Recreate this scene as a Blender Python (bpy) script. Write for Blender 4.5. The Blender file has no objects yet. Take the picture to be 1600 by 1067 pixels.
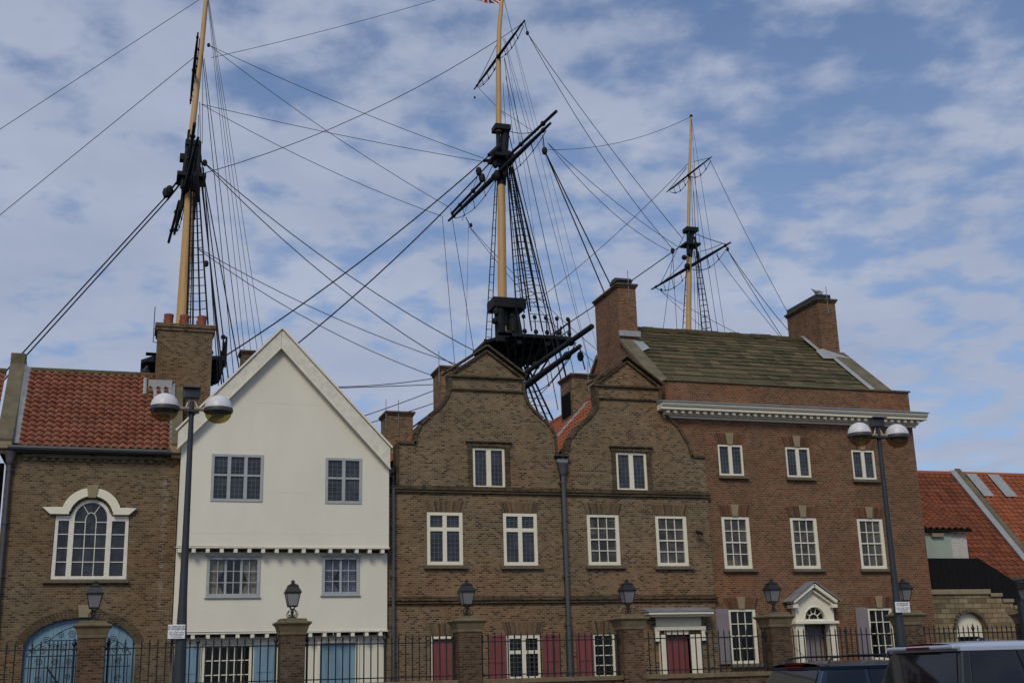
import bpy, bmesh, math, random
from mathutils import Vector, Matrix
random.seed(7)
R = math.radians
S = bpy.context.scene
COL = S.collection

# ------------------------------------------------------------------ materials
def newmat(name):
    m = bpy.data.materials.new(name); m.use_nodes = True
    nt = m.node_tree; b = nt.nodes['Principled BSDF']
    return m, nt, b
def N(nt, typ, **kw):
    n = nt.nodes.new(typ)
    for k, v in kw.items(): setattr(n, k, v)
    return n
def ramp(nt, fac, stops):
    r = N(nt, 'ShaderNodeValToRGB'); e = r.color_ramp.elements
    while len(e) > 1: e.remove(e[-1])
    e[0].position = stops[0][0]; e[0].color = (*stops[0][1], 1)
    for p, c in stops[1:]:
        q = e.new(p); q.color = (*c, 1)
    nt.links.new(fac, r.inputs[0]); return r.outputs[0]
def mix(nt, fac, a, b, mode='MIX'):
    n = N(nt, 'ShaderNodeMix', data_type='RGBA', blend_type=mode)
    for s, v in ((0, fac), (6, a), (7, b)):
        if isinstance(v, (int, float)): n.inputs[s].default_value = v
        elif isinstance(v, tuple): n.inputs[s].default_value = (*v, 1)
        else: nt.links.new(v, n.inputs[s])
    return n.outputs[2]
def noise(nt, vec, scale, detail=4, rough=.55):
    n = N(nt, 'ShaderNodeTexNoise'); n.inputs['Scale'].default_value = scale
    n.inputs['Detail'].default_value = detail; n.inputs['Roughness'].default_value = rough
    if vec is not None: nt.links.new(vec, n.inputs['Vector'])
    return n.outputs[0]
def gpos(nt): return N(nt, 'ShaderNodeNewGeometry').outputs['Position']
def bump(nt, b, h, dist=.01, strength=.6):
    n = N(nt, 'ShaderNodeBump'); n.inputs['Distance'].default_value = dist; n.inputs['Strength'].default_value = strength
    nt.links.new(h, n.inputs['Height']); nt.links.new(n.outputs[0], b.inputs['Normal'])
def plain(name, col, rough=.6, metal=0, var=.15, scale=3, spec=.5, stretch=None, b_dist=0):
    m, nt, b = newmat(name)
    p = gpos(nt)
    if stretch:
        v = N(nt, 'ShaderNodeVectorMath', operation='MULTIPLY'); nt.links.new(p, v.inputs[0]); v.inputs[1].default_value = stretch; p = v.outputs[0]
    n = noise(nt, p, scale, 5, .6)
    c = ramp(nt, n, [(.3, tuple(x*(1-var) for x in col)), (.7, tuple(min(1, x*(1+var)) for x in col))])
    nt.links.new(c, b.inputs['Base Color'])
    b.inputs['Roughness'].default_value = rough; b.inputs['Metallic'].default_value = metal
    b.inputs['Specular IOR Level'].default_value = spec
    if b_dist: bump(nt, b, n, b_dist)
    return m
def brick(name, stops, mortar, bw=.128, rh=.052, upright=False, mort=.0095, dirt=.35, stain=(.5, .45, .4)):
    m, nt, b = newmat(name)
    g = gpos(nt); sp = N(nt, 'ShaderNodeSeparateXYZ'); nt.links.new(g, sp.inputs[0])
    a = N(nt, 'ShaderNodeMath', operation='ADD'); nt.links.new(sp.outputs[0], a.inputs[0]); nt.links.new(sp.outputs[1], a.inputs[1])
    cb = N(nt, 'ShaderNodeCombineXYZ'); nt.links.new(a.outputs[0], cb.inputs[0]); nt.links.new(sp.outputs[2], cb.inputs[1])
    # slight waviness so courses are not ruler straight
    w = N(nt, 'ShaderNodeTexNoise'); w.inputs['Scale'].default_value = 1.3; nt.links.new(g, w.inputs['Vector'])
    wm = N(nt, 'ShaderNodeVectorMath', operation='MULTIPLY_ADD'); nt.links.new(w.outputs[1], wm.inputs[0]); wm.inputs[1].default_value = (.02, .012, 0); nt.links.new(cb.outputs[0], wm.inputs[2])
    br = N(nt, 'ShaderNodeTexBrick'); br.offset = .5; br.squash = 1; br.offset_frequency = 2
    nt.links.new(wm.outputs[0], br.inputs['Vector'])
    for k, v in (('Color1', (0, 0, 0, 1)), ('Color2', (1, 1, 1, 1)), ('Mortar', (.5, .5, .5, 1)), ('Scale', 1), ('Mortar Size', mort), ('Mortar Smooth', .2), ('Bias', 0), ('Brick Width', bw), ('Row Height', rh)):
        br.inputs[k].default_value = v
    c = ramp(nt, br.outputs[0], stops)
    fine = noise(nt, g, 38, 3, .6)
    c = mix(nt, .5, c, ramp(nt, fine, [(.3, (.55, .55, .55)), (.7, (1.35, 1.35, 1.35))]), 'MULTIPLY')
    c = mix(nt, br.outputs[1], c, mortar)
    hue = noise(nt, g, .55, 3, .5)
    c = mix(nt, .55, c, ramp(nt, hue, [(.36, (1.12, .92, .80)), (.5, (1, 1, 1)), (.64, (.90, .97, .98))]), 'MULTIPLY')
    rub = noise(nt, g, 3.5, 5, .7)
    c = mix(nt, .4, c, ramp(nt, rub, [(.34, (.66, .64, .62)), (.5, (1, 1, 1)), (.7, (1.18, 1.16, 1.12))]), 'MULTIPLY')
    big = noise(nt, g, .9, 6, .65)
    c = mix(nt, dirt, c, ramp(nt, big, [(.33, stain), (.62, (1.12, 1.12, 1.12))]), 'MULTIPLY')
    nt.links.new(c, b.inputs['Base Color']); b.inputs['Roughness'].default_value = .92; b.inputs['Specular IOR Level'].default_value = .2
    inv = N(nt, 'ShaderNodeMath', operation='SUBTRACT'); inv.inputs[0].default_value = 1; nt.links.new(br.outputs[1], inv.inputs[1])
    bump(nt, b, inv.outputs[0], .008, .7)
    return m
BROWN = [(0, (.040, .028, .020)), (.16, (.065, .044, .029)), (.27, (.135, .086, .051)), (.55, (.19, .122, .070)), (.8, (.25, .168, .098)), (1, (.19, .10, .056))]
REDS = [(0, (.055, .032, .022)), (.15, (.11, .053, .031)), (.5, (.185, .070, .037)), (.8, (.235, .092, .048)), (1, (.20, .11, .062))]
M = {}
M['brick_brown'] = brick('brown stock brick', BROWN, (.25, .195, .125))
M['brick_plain'] = brick('left house brick', [(0, (.045, .033, .024)), (.3, (.12, .082, .05)), (.6, (.17, .116, .068)), (1, (.22, .152, .09))], (.205, .16, .10), dirt=.35)
M['brick_red'] = brick('red brick', REDS, (.25, .175, .11), dirt=.4)
M['brick_dark'] = brick('weathered brick edging', [(0, (.045, .034, .024)), (.5, (.095, .068, .042)), (1, (.14, .104, .064))], (.12, .095, .062), dirt=.6)
M['brick_pier'] = brick('pier brick', [(0, (.035, .025, .020)), (.3, (.085, .048, .032)), (.6, (.125, .072, .044)), (1, (.16, .105, .065))], (.13, .105, .075), dirt=.7)
M['arch_brown'] = brick('gauged arch brick', [(0, (.1, .06, .04)), (.5, (.22, .135, .085)), (1, (.30, .2, .13))], (.12, .095, .07), bw=.07, rh=.4, mort=.014)
M['arch_red'] = brick('gauged red arch brick', [(0, (.13, .07, .045)), (.5, (.21, .10, .06)), (1, (.26, .13, .08))], (.12, .085, .06), bw=.07, rh=.4, mort=.014)
M['rubble'] = brick('sandstone blocks', [(0, (.17, .13, .078)), (.4, (.26, .205, .12)), (1, (.33, .265, .165))], (.12, .095, .065), bw=.34, rh=.15, mort=.012, dirt=.7, stain=(.38, .35, .32))
M['render_cream'] = plain('cream limewash', (.75, .712, .59), .85, var=.05, scale=.9, spec=.15, stretch=(1.2, 1, .6))
M['board_cream'] = plain('weathered cream boards', (.70, .665, .555), .8, var=.13, scale=5, spec=.2, stretch=(1.2, 1, 1.2))
M['paint_white'] = plain('white window paint', (.78, .73, .575), .55, var=.05, scale=9)
M['paint_old'] = plain('old white paint', (.74, .70, .60), .6, var=.12, scale=14)
M['paint_grey'] = plain('blue grey window paint', (.37, .39, .385), .6, var=.1, scale=9)
M['paint_blue'] = plain('light blue door paint', (.17, .29, .38), .6, var=.16, scale=3, stretch=(6, 1, .4))
M['paint_red'] = plain('dull crimson paint', (.20, .05, .05), .55, var=.22, scale=4, stretch=(6, 1, .4))
M['paint_mauve'] = plain('grey mauve paint', (.22, .19, .20), .6, var=.07, scale=4)
M['stone_pale'] = plain('pale keystone', (.28, .22, .13), .85, var=.12, scale=6)
M['stone_sill'] = plain('stone sill', (.13, .105, .07), .9, var=.18, scale=5)
M['stone_cope'] = plain('weathered coping stone', (.135, .115, .070), .95, var=.3, scale=3, b_dist=.01)
M['stone_cap'] = plain('mossy pier cap', (.155, .12, .065), .92, var=.28, scale=5, b_dist=.01)
M['lead'] = plain('lead sheet', (.21, .225, .24), .6, metal=.0, var=.25, scale=5)
M['lead_pale'] = plain('bright lead', (.30, .315, .32), .6, metal=.0, var=.15, scale=8)
M['pipe_grey'] = plain('grey painted iron', (.07, .074, .08), .5, var=.12, scale=6)
M['gutter'] = plain('dark gutter iron', (.045, .05, .052), .5, var=.2, scale=6)
M['iron'] = plain('black wrought iron', (.012, .013, .014), .5, var=.3, scale=20)
M['lamp_pole'] = plain('slate painted steel', (.022, .028, .034), .55, var=.25, scale=4, stretch=(1, 1, .5))
M['dome'] = plain('grey white plastic', (.66, .64, .66), .4, var=.04, scale=8)
M['rim'] = plain('dark plastic rim', (.05, .045, .045), .5)
M['terracotta'] = plain('chimney pot clay', (.28, .085, .045), .8, var=.15, scale=8)
M['black_board'] = plain('tarred boards', (.010, .010, .011), .9, var=.35, scale=4, stretch=(9, 1, .5), spec=.15)
M['green_pale'] = plain('pale green panel', (.34, .40, .33), .8, var=.05)
M['white_brick'] = brick('white painted brick', [(0, (.6, .6, .56)), (1, (.7, .7, .66))], (.5, .5, .47), dirt=.2)
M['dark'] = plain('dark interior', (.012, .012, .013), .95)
M['mast'] = plain('buff mast paint', (.53, .32, .115), .55, var=.16, scale=2.5, stretch=(2, 2, .25))
M['tar'] = plain('black tarred wood', (.010, .013, .015), .7, var=.4, scale=4, spec=.25)
M['rope'] = plain('tarred rope', (.013, .014, .017), .95, var=.2, scale=5, spec=.1)
M['ridge'] = plain('mossy ridge tiles', (.085, .068, .032), .95, var=.35, scale=4)
M['mortar'] = plain('mortar bedding', (.3, .26, .2), .95)
M['hull'] = plain('black hull paint', (.02, .02, .022), .5)
M['hull_white'] = plain('white hull band', (.7, .7, .68), .5)
M['curtain'] = plain('cream curtain cloth', (.42, .36, .26), .95, var=.1, scale=8)
M['curtain_blue'] = plain('blue patterned curtain', (.20, .20, .30), .95, var=.35, scale=40)
M['blind'] = plain('grey net blind', (.075, .068, .06), .9, var=.2, scale=2)
M['came'] = plain('lead came', (.10, .115, .14), .5, var=.1)
M['gull_white'] = plain('white feathers', (.75, .75, .74), .9)
M['gull_grey'] = plain('grey feathers', (.22, .23, .25), .9)
M['sign_white'] = plain('white sign plate', (.78, .80, .80), .5, var=.03)
M['sign_ink'] = plain('sign lettering', (.05, .06, .06), .7)
M['flag_white'] = plain('flag white', (.7, .7, .7), .9); M['flag_red'] = plain('flag red', (.42, .02, .03), .9); M['flag_blue'] = plain('flag blue', (.02, .03, .12), .9)
M['tyre'] = plain('rubber', (.02, .02, .02), .8); M['alloy'] = plain('alloy', (.4, .4, .42), .35, metal=.9)
M['tail_red'] = plain('red lamp lens', (.10, .006, .008), .15)

def glass(name, col, rough=.12, var=.5, spec=.5, cell=None):
    m, nt, b = newmat(name)
    n = noise(nt, gpos(nt), 2.2, 3)
    nt.links.new(ramp(nt, n, [(.35, tuple(c*(1-var) for c in col)), (.65, tuple(c*(1+var) for c in col))]), b.inputs['Base Color'])
    b.inputs['Roughness'].default_value = rough; b.inputs['Specular IOR Level'].default_value = spec
    if cell:     # uneven sky reflection painted in as a random colour per small pane
        dv = N(nt, 'ShaderNodeVectorMath', operation='DIVIDE'); nt.links.new(gpos(nt), dv.inputs[0]); dv.inputs[1].default_value = cell
        fl = N(nt, 'ShaderNodeVectorMath', operation='FLOOR'); nt.links.new(dv.outputs[0], fl.inputs[0])
        wn = N(nt, 'ShaderNodeTexWhiteNoise', noise_dimensions='3D'); nt.links.new(fl.outputs[0], wn.inputs['Vector'])
        old = b.inputs['Base Color'].links[0].from_socket
        nt.links.new(mix(nt, 1, old, ramp(nt, wn.outputs[0], [(0, (.55, .55, .58)), (1, (1.6, 1.55, 1.45))]), 'MULTIPLY'), b.inputs['Base Color'])
        nt.links.new(ramp(nt, wn.outputs[0], [(0, (.04, .04, .04)), (1, (.28, .28, .28))]), b.inputs['Roughness'])
    if name != 'tinted car glass': nb = noise(nt, gpos(nt), 5, 2); bump(nt, b, nb, .004, .5)
    return m
M['glass_dark'] = glass('dark window glass', (.024, .028, .034), spec=.5, cell=(.11, 9, .125))
M['glass_mid'] = glass('window glass over grey blinds', (.055, .050, .043), var=.65, spec=.5, cell=(.29, 9, .34))
M['glass_black'] = glass('black window glass', (.006, .008, .007), spec=.3)
M['car_glass'] = glass('tinted car glass', (.006, .008, .012), .03, .2)
def clear(name, tint, gl=.1):
    m, nt, b = newmat(name)
    t = N(nt, 'ShaderNodeBsdfTransparent'); t.inputs[0].default_value = (*tint, 1)
    g = N(nt, 'ShaderNodeBsdfGlossy'); g.inputs['Roughness'].default_value = .08
    x = N(nt, 'ShaderNodeMixShader'); x.inputs[0].default_value = gl
    nt.links.new(t.outputs[0], x.inputs[1]); nt.links.new(g.outputs[0], x.inputs[2])
    nt.links.new(x.outputs[0], nt.nodes['Material Output'].inputs[0]); return m
M['clear'] = clear('clear pane', (.9, .92, .92), .03)
M['amber'] = clear('amber lamp bowl', (.58, .50, .26), .12)
def frosted(name, col):
    m, nt, b = newmat(name)
    b.inputs['Base Color'].default_value = (*col, 1); b.inputs['Roughness'].default_value = .35
    t = N(nt, 'ShaderNodeBsdfTransparent'); x = N(nt, 'ShaderNodeMixShader'); x.inputs[0].default_value = .7
    nt.links.new(t.outputs[0], x.inputs[1]); nt.links.new(b.outputs[0], x.inputs[2]); nt.links.new(x.outputs[0], nt.nodes['Material Output'].inputs[0]); return m
M['frost'] = frosted('frosted lantern glass', (.24, .245, .26))
def paint(name, col):
    m, nt, b = newmat(name); b.inputs['Base Color'].default_value = (*col, 1); b.inputs['Roughness'].default_value = .3
    b.inputs['Metallic'].default_value = .4; b.inputs['Coat Weight'].default_value = .6; b.inputs['Coat Roughness'].default_value = .05; return m
M['car_silver'] = paint('silver car paint', (.50, .54, .62)); M['car_blue'] = paint('dark blue car paint', (.012, .025, .05)); M['car_black'] = paint('black car trim', (.01, .01, .012))

def tile_mat(name, stops, moss=.15, mosscol=(.10, .085, .03)):
    m, nt, b = newmat(name)
    uv = N(nt, 'ShaderNodeUVMap').outputs[0]
    fl = N(nt, 'ShaderNodeVectorMath', operation='FLOOR'); nt.links.new(uv, fl.inputs[0])
    wn = N(nt, 'ShaderNodeTexWhiteNoise', noise_dimensions='2D'); nt.links.new(fl.outputs[0], wn.inputs['Vector'])
    c = ramp(nt, wn.outputs[0], stops)
    g = gpos(nt)
    c = mix(nt, .45, c, ramp(nt, noise(nt, g, 20, 4), [(.3, (.6, .6, .6)), (.7, (1.3, 1.3, 1.3))]), 'MULTIPLY')
    f = N(nt, 'ShaderNodeMapRange'); nt.links.new(noise(nt, g, 2.2, 6, .7), f.inputs[0]); f.inputs[1].default_value = .5; f.inputs[2].default_value = .72; f.inputs[4].default_value = moss
    c = mix(nt, f.outputs[0], c, mosscol)
    nt.links.new(c, b.inputs['Base Color']); b.inputs['Roughness'].default_value = .85; b.inputs['Specular IOR Level'].default_value = .25
    return m
M['tile_old'] = tile_mat('old red pantiles', [(0, (.19, .062, .035)), (.4, (.235, .088, .051)), (.8, (.29, .110, .064)), (1, (.21, .10, .062))], .5, (.12, .06, .035))
M['tile_new'] = tile_mat('orange pantiles', [(0, (.21, .064, .032)), (.5, (.275, .083, .040)), (1, (.33, .105, .050))], .25, (.25, .08, .035))
M['tile_mid'] = tile_mat('weathered orange pantiles', [(0, (.13, .042, .022)), (.5, (.185, .058, .029)), (1, (.235, .076, .037))], .4, (.17, .075, .035))
M['voussoir'] = tile_mat('fanned arch bricks', [(0, (.06, .04, .027)), (.4, (.12, .08, .048)), (1, (.19, .125, .072))], .1, (.05, .04, .03))
M['voussoir_red'] = tile_mat('fanned red arch bricks', [(0, (.07, .036, .024)), (.4, (.13, .06, .036)), (1, (.18, .09, .05))], .1, (.05, .04, .03))
M['slate_stone'] = tile_mat('mossy stone slates', [(0, (.055, .046, .025)), (.3, (.078, .066, .034)), (.7, (.10, .082, .042)), (1, (.145, .11, .06))], .7, (.125, .104, .036))

# ------------------------------------------------------------------ mesh helpers (world coordinates in, re-based on link)
class MB:
    def __init__(s): s.v = []; s.f = []; s.uv = None
    def add(s, vs, fs):
        o = len(s.v); s.v += [tuple(v) for v in vs]; s.f += [tuple(o+i for i in f) for f in fs]; return s
    def box(s, x0, x1, y0, y1, z0, z1):
        return s.add([(x0, y0, z0), (x1, y0, z0), (x1, y1, z0), (x0, y1, z0), (x0, y0, z1), (x1, y0, z1), (x1, y1, z1), (x0, y1, z1)],
                     [(0, 3, 2, 1), (4, 5, 6, 7), (0, 1, 5, 4), (1, 2, 6, 5), (2, 3, 7, 6), (3, 0, 4, 7)])
    def prism_y(s, poly, y0, y1):       # poly of (x, z)
        n = len(poly); area = sum(poly[i][0]*poly[(i+1) % n][1]-poly[(i+1) % n][0]*poly[i][1] for i in range(n))
        if area < 0: poly = poly[::-1]
        vs = [(x, y0, z) for x, z in poly]+[(x, y1, z) for x, z in poly]
        fs = [tuple(range(n)), tuple(range(2*n-1, n-1, -1))]+[(i, n+i, n+(i+1) % n, (i+1) % n) for i in range(n)]
        return s.add(vs, fs)
    def prism_x(s, poly, x0, x1):       # poly of (y, z)
        n = len(poly); area = sum(poly[i][0]*poly[(i+1) % n][1]-poly[(i+1) % n][0]*poly[i][1] for i in range(n))
        if area < 0: poly = poly[::-1]
        vs = [(x0, y, z) for y, z in poly]+[(x1, y, z) for y, z in poly]
        fs = [tuple(range(n-1, -1, -1)), tuple(range(n, 2*n))]+[(i, (i+1) % n, n+(i+1) % n, n+i) for i in range(n)]
        return s.add(vs, fs)
    def tube(s, pts, r, n=6, caps=True):
        pts = [Vector(p) for p in pts]; rr = r if isinstance(r, (list, tuple)) else [r]*len(pts)
        o = len(s.v)
        for i, p in enumerate(pts):
            d = (pts[min(i+1, len(pts)-1)]-pts[max(i-1, 0)])
            if d.length < 1e-9: d = Vector((0, 0, 1))
            d.normalize(); a = Vector((0, 0, 1)) if abs(d.z) < .9 else Vector((1, 0, 0))
            u = d.cross(a).normalized(); w = d.cross(u)
            for k in range(n):
                t = 2*math.pi*k/n; s.v.append(tuple(p+(u*math.cos(t)+w*math.sin(t))*rr[i]))
        for i in range(len(pts)-1):
            for k in range(n):
                a = o+i*n+k; b = o+i*n+(k+1) % n; s.f.append((a, a+n, b+n, b))
        if caps:
            s.f.append(tuple(o+k for k in range(n))); s.f.append(tuple(o+(len(pts)-1)*n+n-1-k for k in range(n)))
        return s
    def lathe(s, cx, cy, prof, n=16, square=False):
        o = len(s.v); m = 4 if square else n
        for r, z in prof:
            for k in range(m):
                t = 2*math.pi*k/m+(math.pi/4 if square else 0); q = r*math.sqrt(2) if square else r
                s.v.append((cx+q*math.cos(t), cy+q*math.sin(t), z))
        for i in range(len(prof)-1):
            for k in range(m):
                a = o+i*m+k; b = o+i*m+(k+1) % m; s.f.append((a, b, b+m, a+m))
        s.f.append(tuple(o+m-1-k for k in range(m))); e = o+(len(prof)-1)*m; s.f.append(tuple(e+k for k in range(m)))
        return s
    def ball(s, c, r, sq=(1, 1, 1), n=10):
        o = len(s.v); h = n//2
        for i in range(h+1):
            a = math.pi*i/h
            for k in range(n):
                t = 2*math.pi*k/n; s.v.append((c[0]+r*sq[0]*math.sin(a)*math.cos(t), c[1]+r*sq[1]*math.sin(a)*math.sin(t), c[2]+r*sq[2]*math.cos(a)))
        for i in range(h):
            for k in range(n):
                a = o+i*n+k; b = o+i*n+(k+1) % n
                s.f.append((a, a+n, b+n, b))
        return s
    def strip(s, pts, w, y0, y1):        # band of width w along an (x, z) line, between two depths
        for (a, b) in zip(pts[:-1], pts[1:]):
            dx, dz = b[0]-a[0], b[1]-a[1]; L = math.hypot(dx, dz) or 1; nx, nz = -dz/L*w, dx/L*w; e = .12*w
            ax, az = a[0]-dx/L*e, a[1]-dz/L*e; bx, bz = b[0]+dx/L*e, b[1]+dz/L*e
            s.prism_y([(ax, az), (bx, bz), (bx+nx, bz+nz), (ax+nx, az+nz)], y0, y1)
        return s
def world_of(o):
    p = Vector((0, 0, 0))
    while o: p += o.location; o = o.parent
    return p
def link(name, mb, mat, parent=None, smooth=False, bevel=0, label=None):
    me = bpy.data.meshes.new(name)
    if parent: off = world_of(parent)
    else:
        xs = [v[0] for v in mb.v]; ys = [v[1] for v in mb.v]; zs = [v[2] for v in mb.v]
        off = Vector(((min(xs)+max(xs))/2, (min(ys)+max(ys))/2, min(zs)))
    me.from_pydata([(v[0]-off.x, v[1]-off.y, v[2]-off.z) for v in mb.v], [], mb.f)
    if mb.uv:
        l = me.uv_layers.new(name='UVMap'); k = 0
        for fi, p in enumerate(me.polygons):
            for j in range(p.loop_total): l.data[p.loop_start+j].uv = mb.uv[fi][j % len(mb.uv[fi])]
    bm = bmesh.new(); bm.from_mesh(me)
    if not mb.uv: bmesh.ops.recalc_face_normals(bm, faces=bm.faces)
    bm.to_mesh(me); bm.free()
    me.materials.append(M[mat])
    if smooth:
        for p in me.polygons: p.use_smooth = True
        try: me.set_sharp_from_angle(angle=R(40))
        except Exception: pass
    o = bpy.data.objects.new(name, me); COL.objects.link(o)
    if parent: o.parent = parent
    else: o.location = off
    if bevel:
        b = o.modifiers.new('Bevel', 'BEVEL'); b.width = bevel; b.segments = 2; b.limit_method = 'ANGLE'
    if label: o['label'] = label
    return o
def tag(o, label, cat=None, group=None, kind=None):
    o['label'] = label
    if cat: o['category'] = cat
    if group: o['group'] = group
    if kind: o['kind'] = kind
    return o
def root(name, loc, label, cat, group=None):
    o = bpy.data.objects.new(name, None); COL.objects.link(o); o.location = loc; o.empty_display_size = .3
    return tag(o, label, cat, group)
def copy_tree(o, parent=None):
    c = o.copy(); COL.objects.link(c); c.parent = parent
    for ch in [x for x in bpy.data.objects if x.parent == o]: copy_tree(ch, c)
    return c
def plate(outer, holes, y0, t):
    """wall sheet facing -Y with real openings, thickness t"""
    bm = bmesh.new(); loops = []
    for lp in [outer]+holes:
        vs = [bm.verts.new((x, y0, z)) for x, z in lp]; loops.append(vs)
        for i in range(len(vs)): bm.edges.new((vs[i], vs[(i+1) % len(vs)]))
    bmesh.ops.triangle_fill(bm, use_beauty=True, use_dissolve=False, edges=bm.edges[:])
    bm.verts.ensure_lookup_table(); bm.verts.index_update()
    mb = MB(); vs = [v.co.copy() for v in bm.verts]; n = len(vs)
    fs = [tuple(v.index for v in f.verts) for f in bm.faces]
    mb.v = [tuple(v) for v in vs]+[(v.x, y0+t, v.z) for v in vs]
    mb.f = fs+[tuple(n+i for i in reversed(f)) for f in fs]
    for lp in loops:
        for i in range(len(lp)):
            a, b = lp[i].index, lp[(i+1) % len(lp)].index; mb.f.append((a, b, n+b, n+a))
    bm.free(); return mb
def rect(x0, x1, z0, z1): return [(x0, z0), (x1, z0), (x1, z1), (x0, z1)]
def arc(cx, cz, r, a0, a1, n=16, rz=None):
    rz = rz or r
    return [(cx+r*math.cos(R(a0+(a1-a0)*i/n)), cz+rz*math.sin(R(a0+(a1-a0)*i/n))) for i in range(n+1)]

def casement(par, x0, x1, z0, z1, y, cols=2, splits=(1,), fr='paint_white', gl='glass_dark', border=.075, mull=.10, trans=.07, lead=.105, name='window'):
    """timber window: outer frame, mullions and transoms, leaded panes. y = wall face"""
    f = MB(); yf = y+.03; yb = y+.11
    f.box(x0, x0+border, yf, yb, z0, z1); f.box(x1-border, x1, yf, yb, z0, z1)
    f.box(x0+border, x1-border, yf, yb, z0, z0+border); f.box(x0+border, x1-border, yf, yb, z1-border, z1)
    ix0, ix1, iz0, iz1 = x0+border, x1-border, z0+border, z1-border
    cw = (ix1-ix0-mull*(cols-1))/cols
    for i in range(1, cols): a = ix0+i*cw+(i-1)*mull; f.box(a, a+mull, yf+.004, yb, iz0, iz1)
    zs = [iz0]; ztot = iz1-iz0
    for s in splits[:-1]: zs.append(iz0+ztot*s)
    for z in zs[1:]: f.box(ix0, ix1, yf+.008, yb-.004, z-trans/2, z+trans/2)
    w = link(name, f, fr, par, bevel=.006)
    link('pane', MB().box(ix0, ix1, yb-.03, yb-.01, iz0, iz1), gl, w)
    if lead:
        g = MB()
        for i in range(cols):
            a = ix0+i*(cw+mull); n = max(2, round(cw/lead))
            for k in range(1, n): xx = a+cw*k/n; g.box(xx-.006, xx+.006, yb-.04, yb-.03, iz0, iz1)
            n2 = max(2, round(ztot/lead/1.1))
            for k in range(1, n2): zz = iz0+ztot*k/n2; g.box(a, a+cw, yb-.041, yb-.031, zz-.006, zz+.006)
        link('leading', g, 'came', w)
    return w
def sash(par, x0, x1, z0, z1, y, nx=3, nz=4, fr='paint_white', gl='glass_mid', border=.09, bar=.022, name='window', meet=True, curtain=None):
    f = MB(); yf = y+.03; yb = y+.13
    f.box(x0, x0+border, yf, yb, z0, z1); f.box(x1-border, x1, yf, yb, z0, z1)
    f.box(x0+border, x1-border, yf, yb, z0, z0+border*.9); f.box(x0+border, x1-border, yf, yb, z1-border*.8, z1)
    w = link(name, f, fr, par, bevel=.006)
    ix0, ix1, iz0, iz1 = x0+border, x1-border, z0+border*.9, z1-border*.8
    g = MB()
    for k in range(1, nx): xx = ix0+(ix1-ix0)*k/nx; g.box(xx-bar/2, xx+bar/2, yf+.03, yf+.055, iz0, iz1)
    for k in range(1, nz):
        zz = iz0+(iz1-iz0)*k/nz; h = bar*(1.0 if not (meet and k == nz//2) else 1.6)
        g.box(ix0, ix1, yf+.026-(.01 if h > bar else 0), yf+.058, zz-h/2, zz+h/2)
    link('glazing_bars', g, fr, w)
    link('pane', MB().box(ix0, ix1, yf+.06, yf+.07, iz0, iz1), gl, w)
    return w
def sill(par, x0, x1, z, y, h=.08, out=.09, mat='stone_sill'):
    return link('sill', MB().box(x0, x1, y-out, y+.02, z-h, z), mat, par, bevel=.008)
def flat_arch(par, x0, x1, z, h, y, mat, key=None, splay=.10):
    n = max(8, round((x1-x0)/.062)); mb = MB(); mb.uv = []; cx = (x0+x1)/2
    for i in range(n):
        u0, u1 = (i+.12)/n, (i+.88)/n; q = random.uniform(-.02, .02)
        P_ = [(x0+(x1-x0)*u0, z), (x0+(x1-x0)*u1, z), (x0-splay+(x1-x0+2*splay)*u1, z+h+q), (x0-splay+(x1-x0+2*splay)*u0, z+h+q)]
        k0 = len(mb.f); mb.prism_y(P_, y-.005, y+.02); mb.uv += [[(i+.5, int(x0*7)+.5)]]*(len(mb.f)-k0)
    link('brick_arch', mb, mat, par)
    if key:
        c = (x0+x1)/2
        link('keystone', MB().prism_y([(c-.085, z-.005), (c+.085, z-.005), (c+.125, z+h+.03), (c-.125, z+h+.03)], y-.025, y+.02), 'stone_pale', par, bevel=.006)
def pantiles(name, par, p0, du, dv, cu, cv, mat, amp=.034, step=.030, sub=8):
    """S-profiled clay tiles on a slope: p0 corner at the eave, du along the eave, dv up the slope"""
    p0, du, dv = Vector(p0), Vector(du), Vector(dv); nu = max(1, round(du.length/cu)); nv = max(1, round(dv.length/cv))
    nn = du.cross(dv).normalized()
    if nn.z < 0: nn = -nn
    mb = MB(); mb.uv = []
    for r in range(nv):
        jit = [random.uniform(-.004, .004) for _ in range(nu+1)]
        for e in (0, 1):
            for k in range(nu*sub+1):
                t = k/sub; ph = (t % 1); h = amp*(math.sin(2*math.pi*ph)+.30*math.sin(4*math.pi*ph+.5))
                lift = step if e == 0 else .002
                v = r if e == 0 else r+1.12
                v = min(v, nv)
                mb.v.append(tuple(p0+du*(t/nu)+dv*(v/nv)+nn*(h+lift+amp+jit[min(int(t), nu)]*(1-e))))
        # lower lip
        for k in range(nu*sub+1):
            t = k/sub; ph = t % 1; h = amp*(math.sin(2*math.pi*ph)+.30*math.sin(4*math.pi*ph+.5))
            mb.v.append(tuple(p0+du*(t/nu)+dv*(r/nv)+nn*(h+amp-.012)))
        W = nu*sub+1; o = r*3*W
        for k in range(nu*sub):
            mb.f.append((o+k, o+k+1, o+W+k+1, o+W+k)); c = ((k//sub)+.5, r+.5); mb.uv.append([c]*4)
            mb.f.append((o+2*W+k, o+2*W+k+1, o+k+1, o+k)); mb.uv.append([c]*4)
    return link(name, mb, mat, par, smooth=True)
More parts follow.
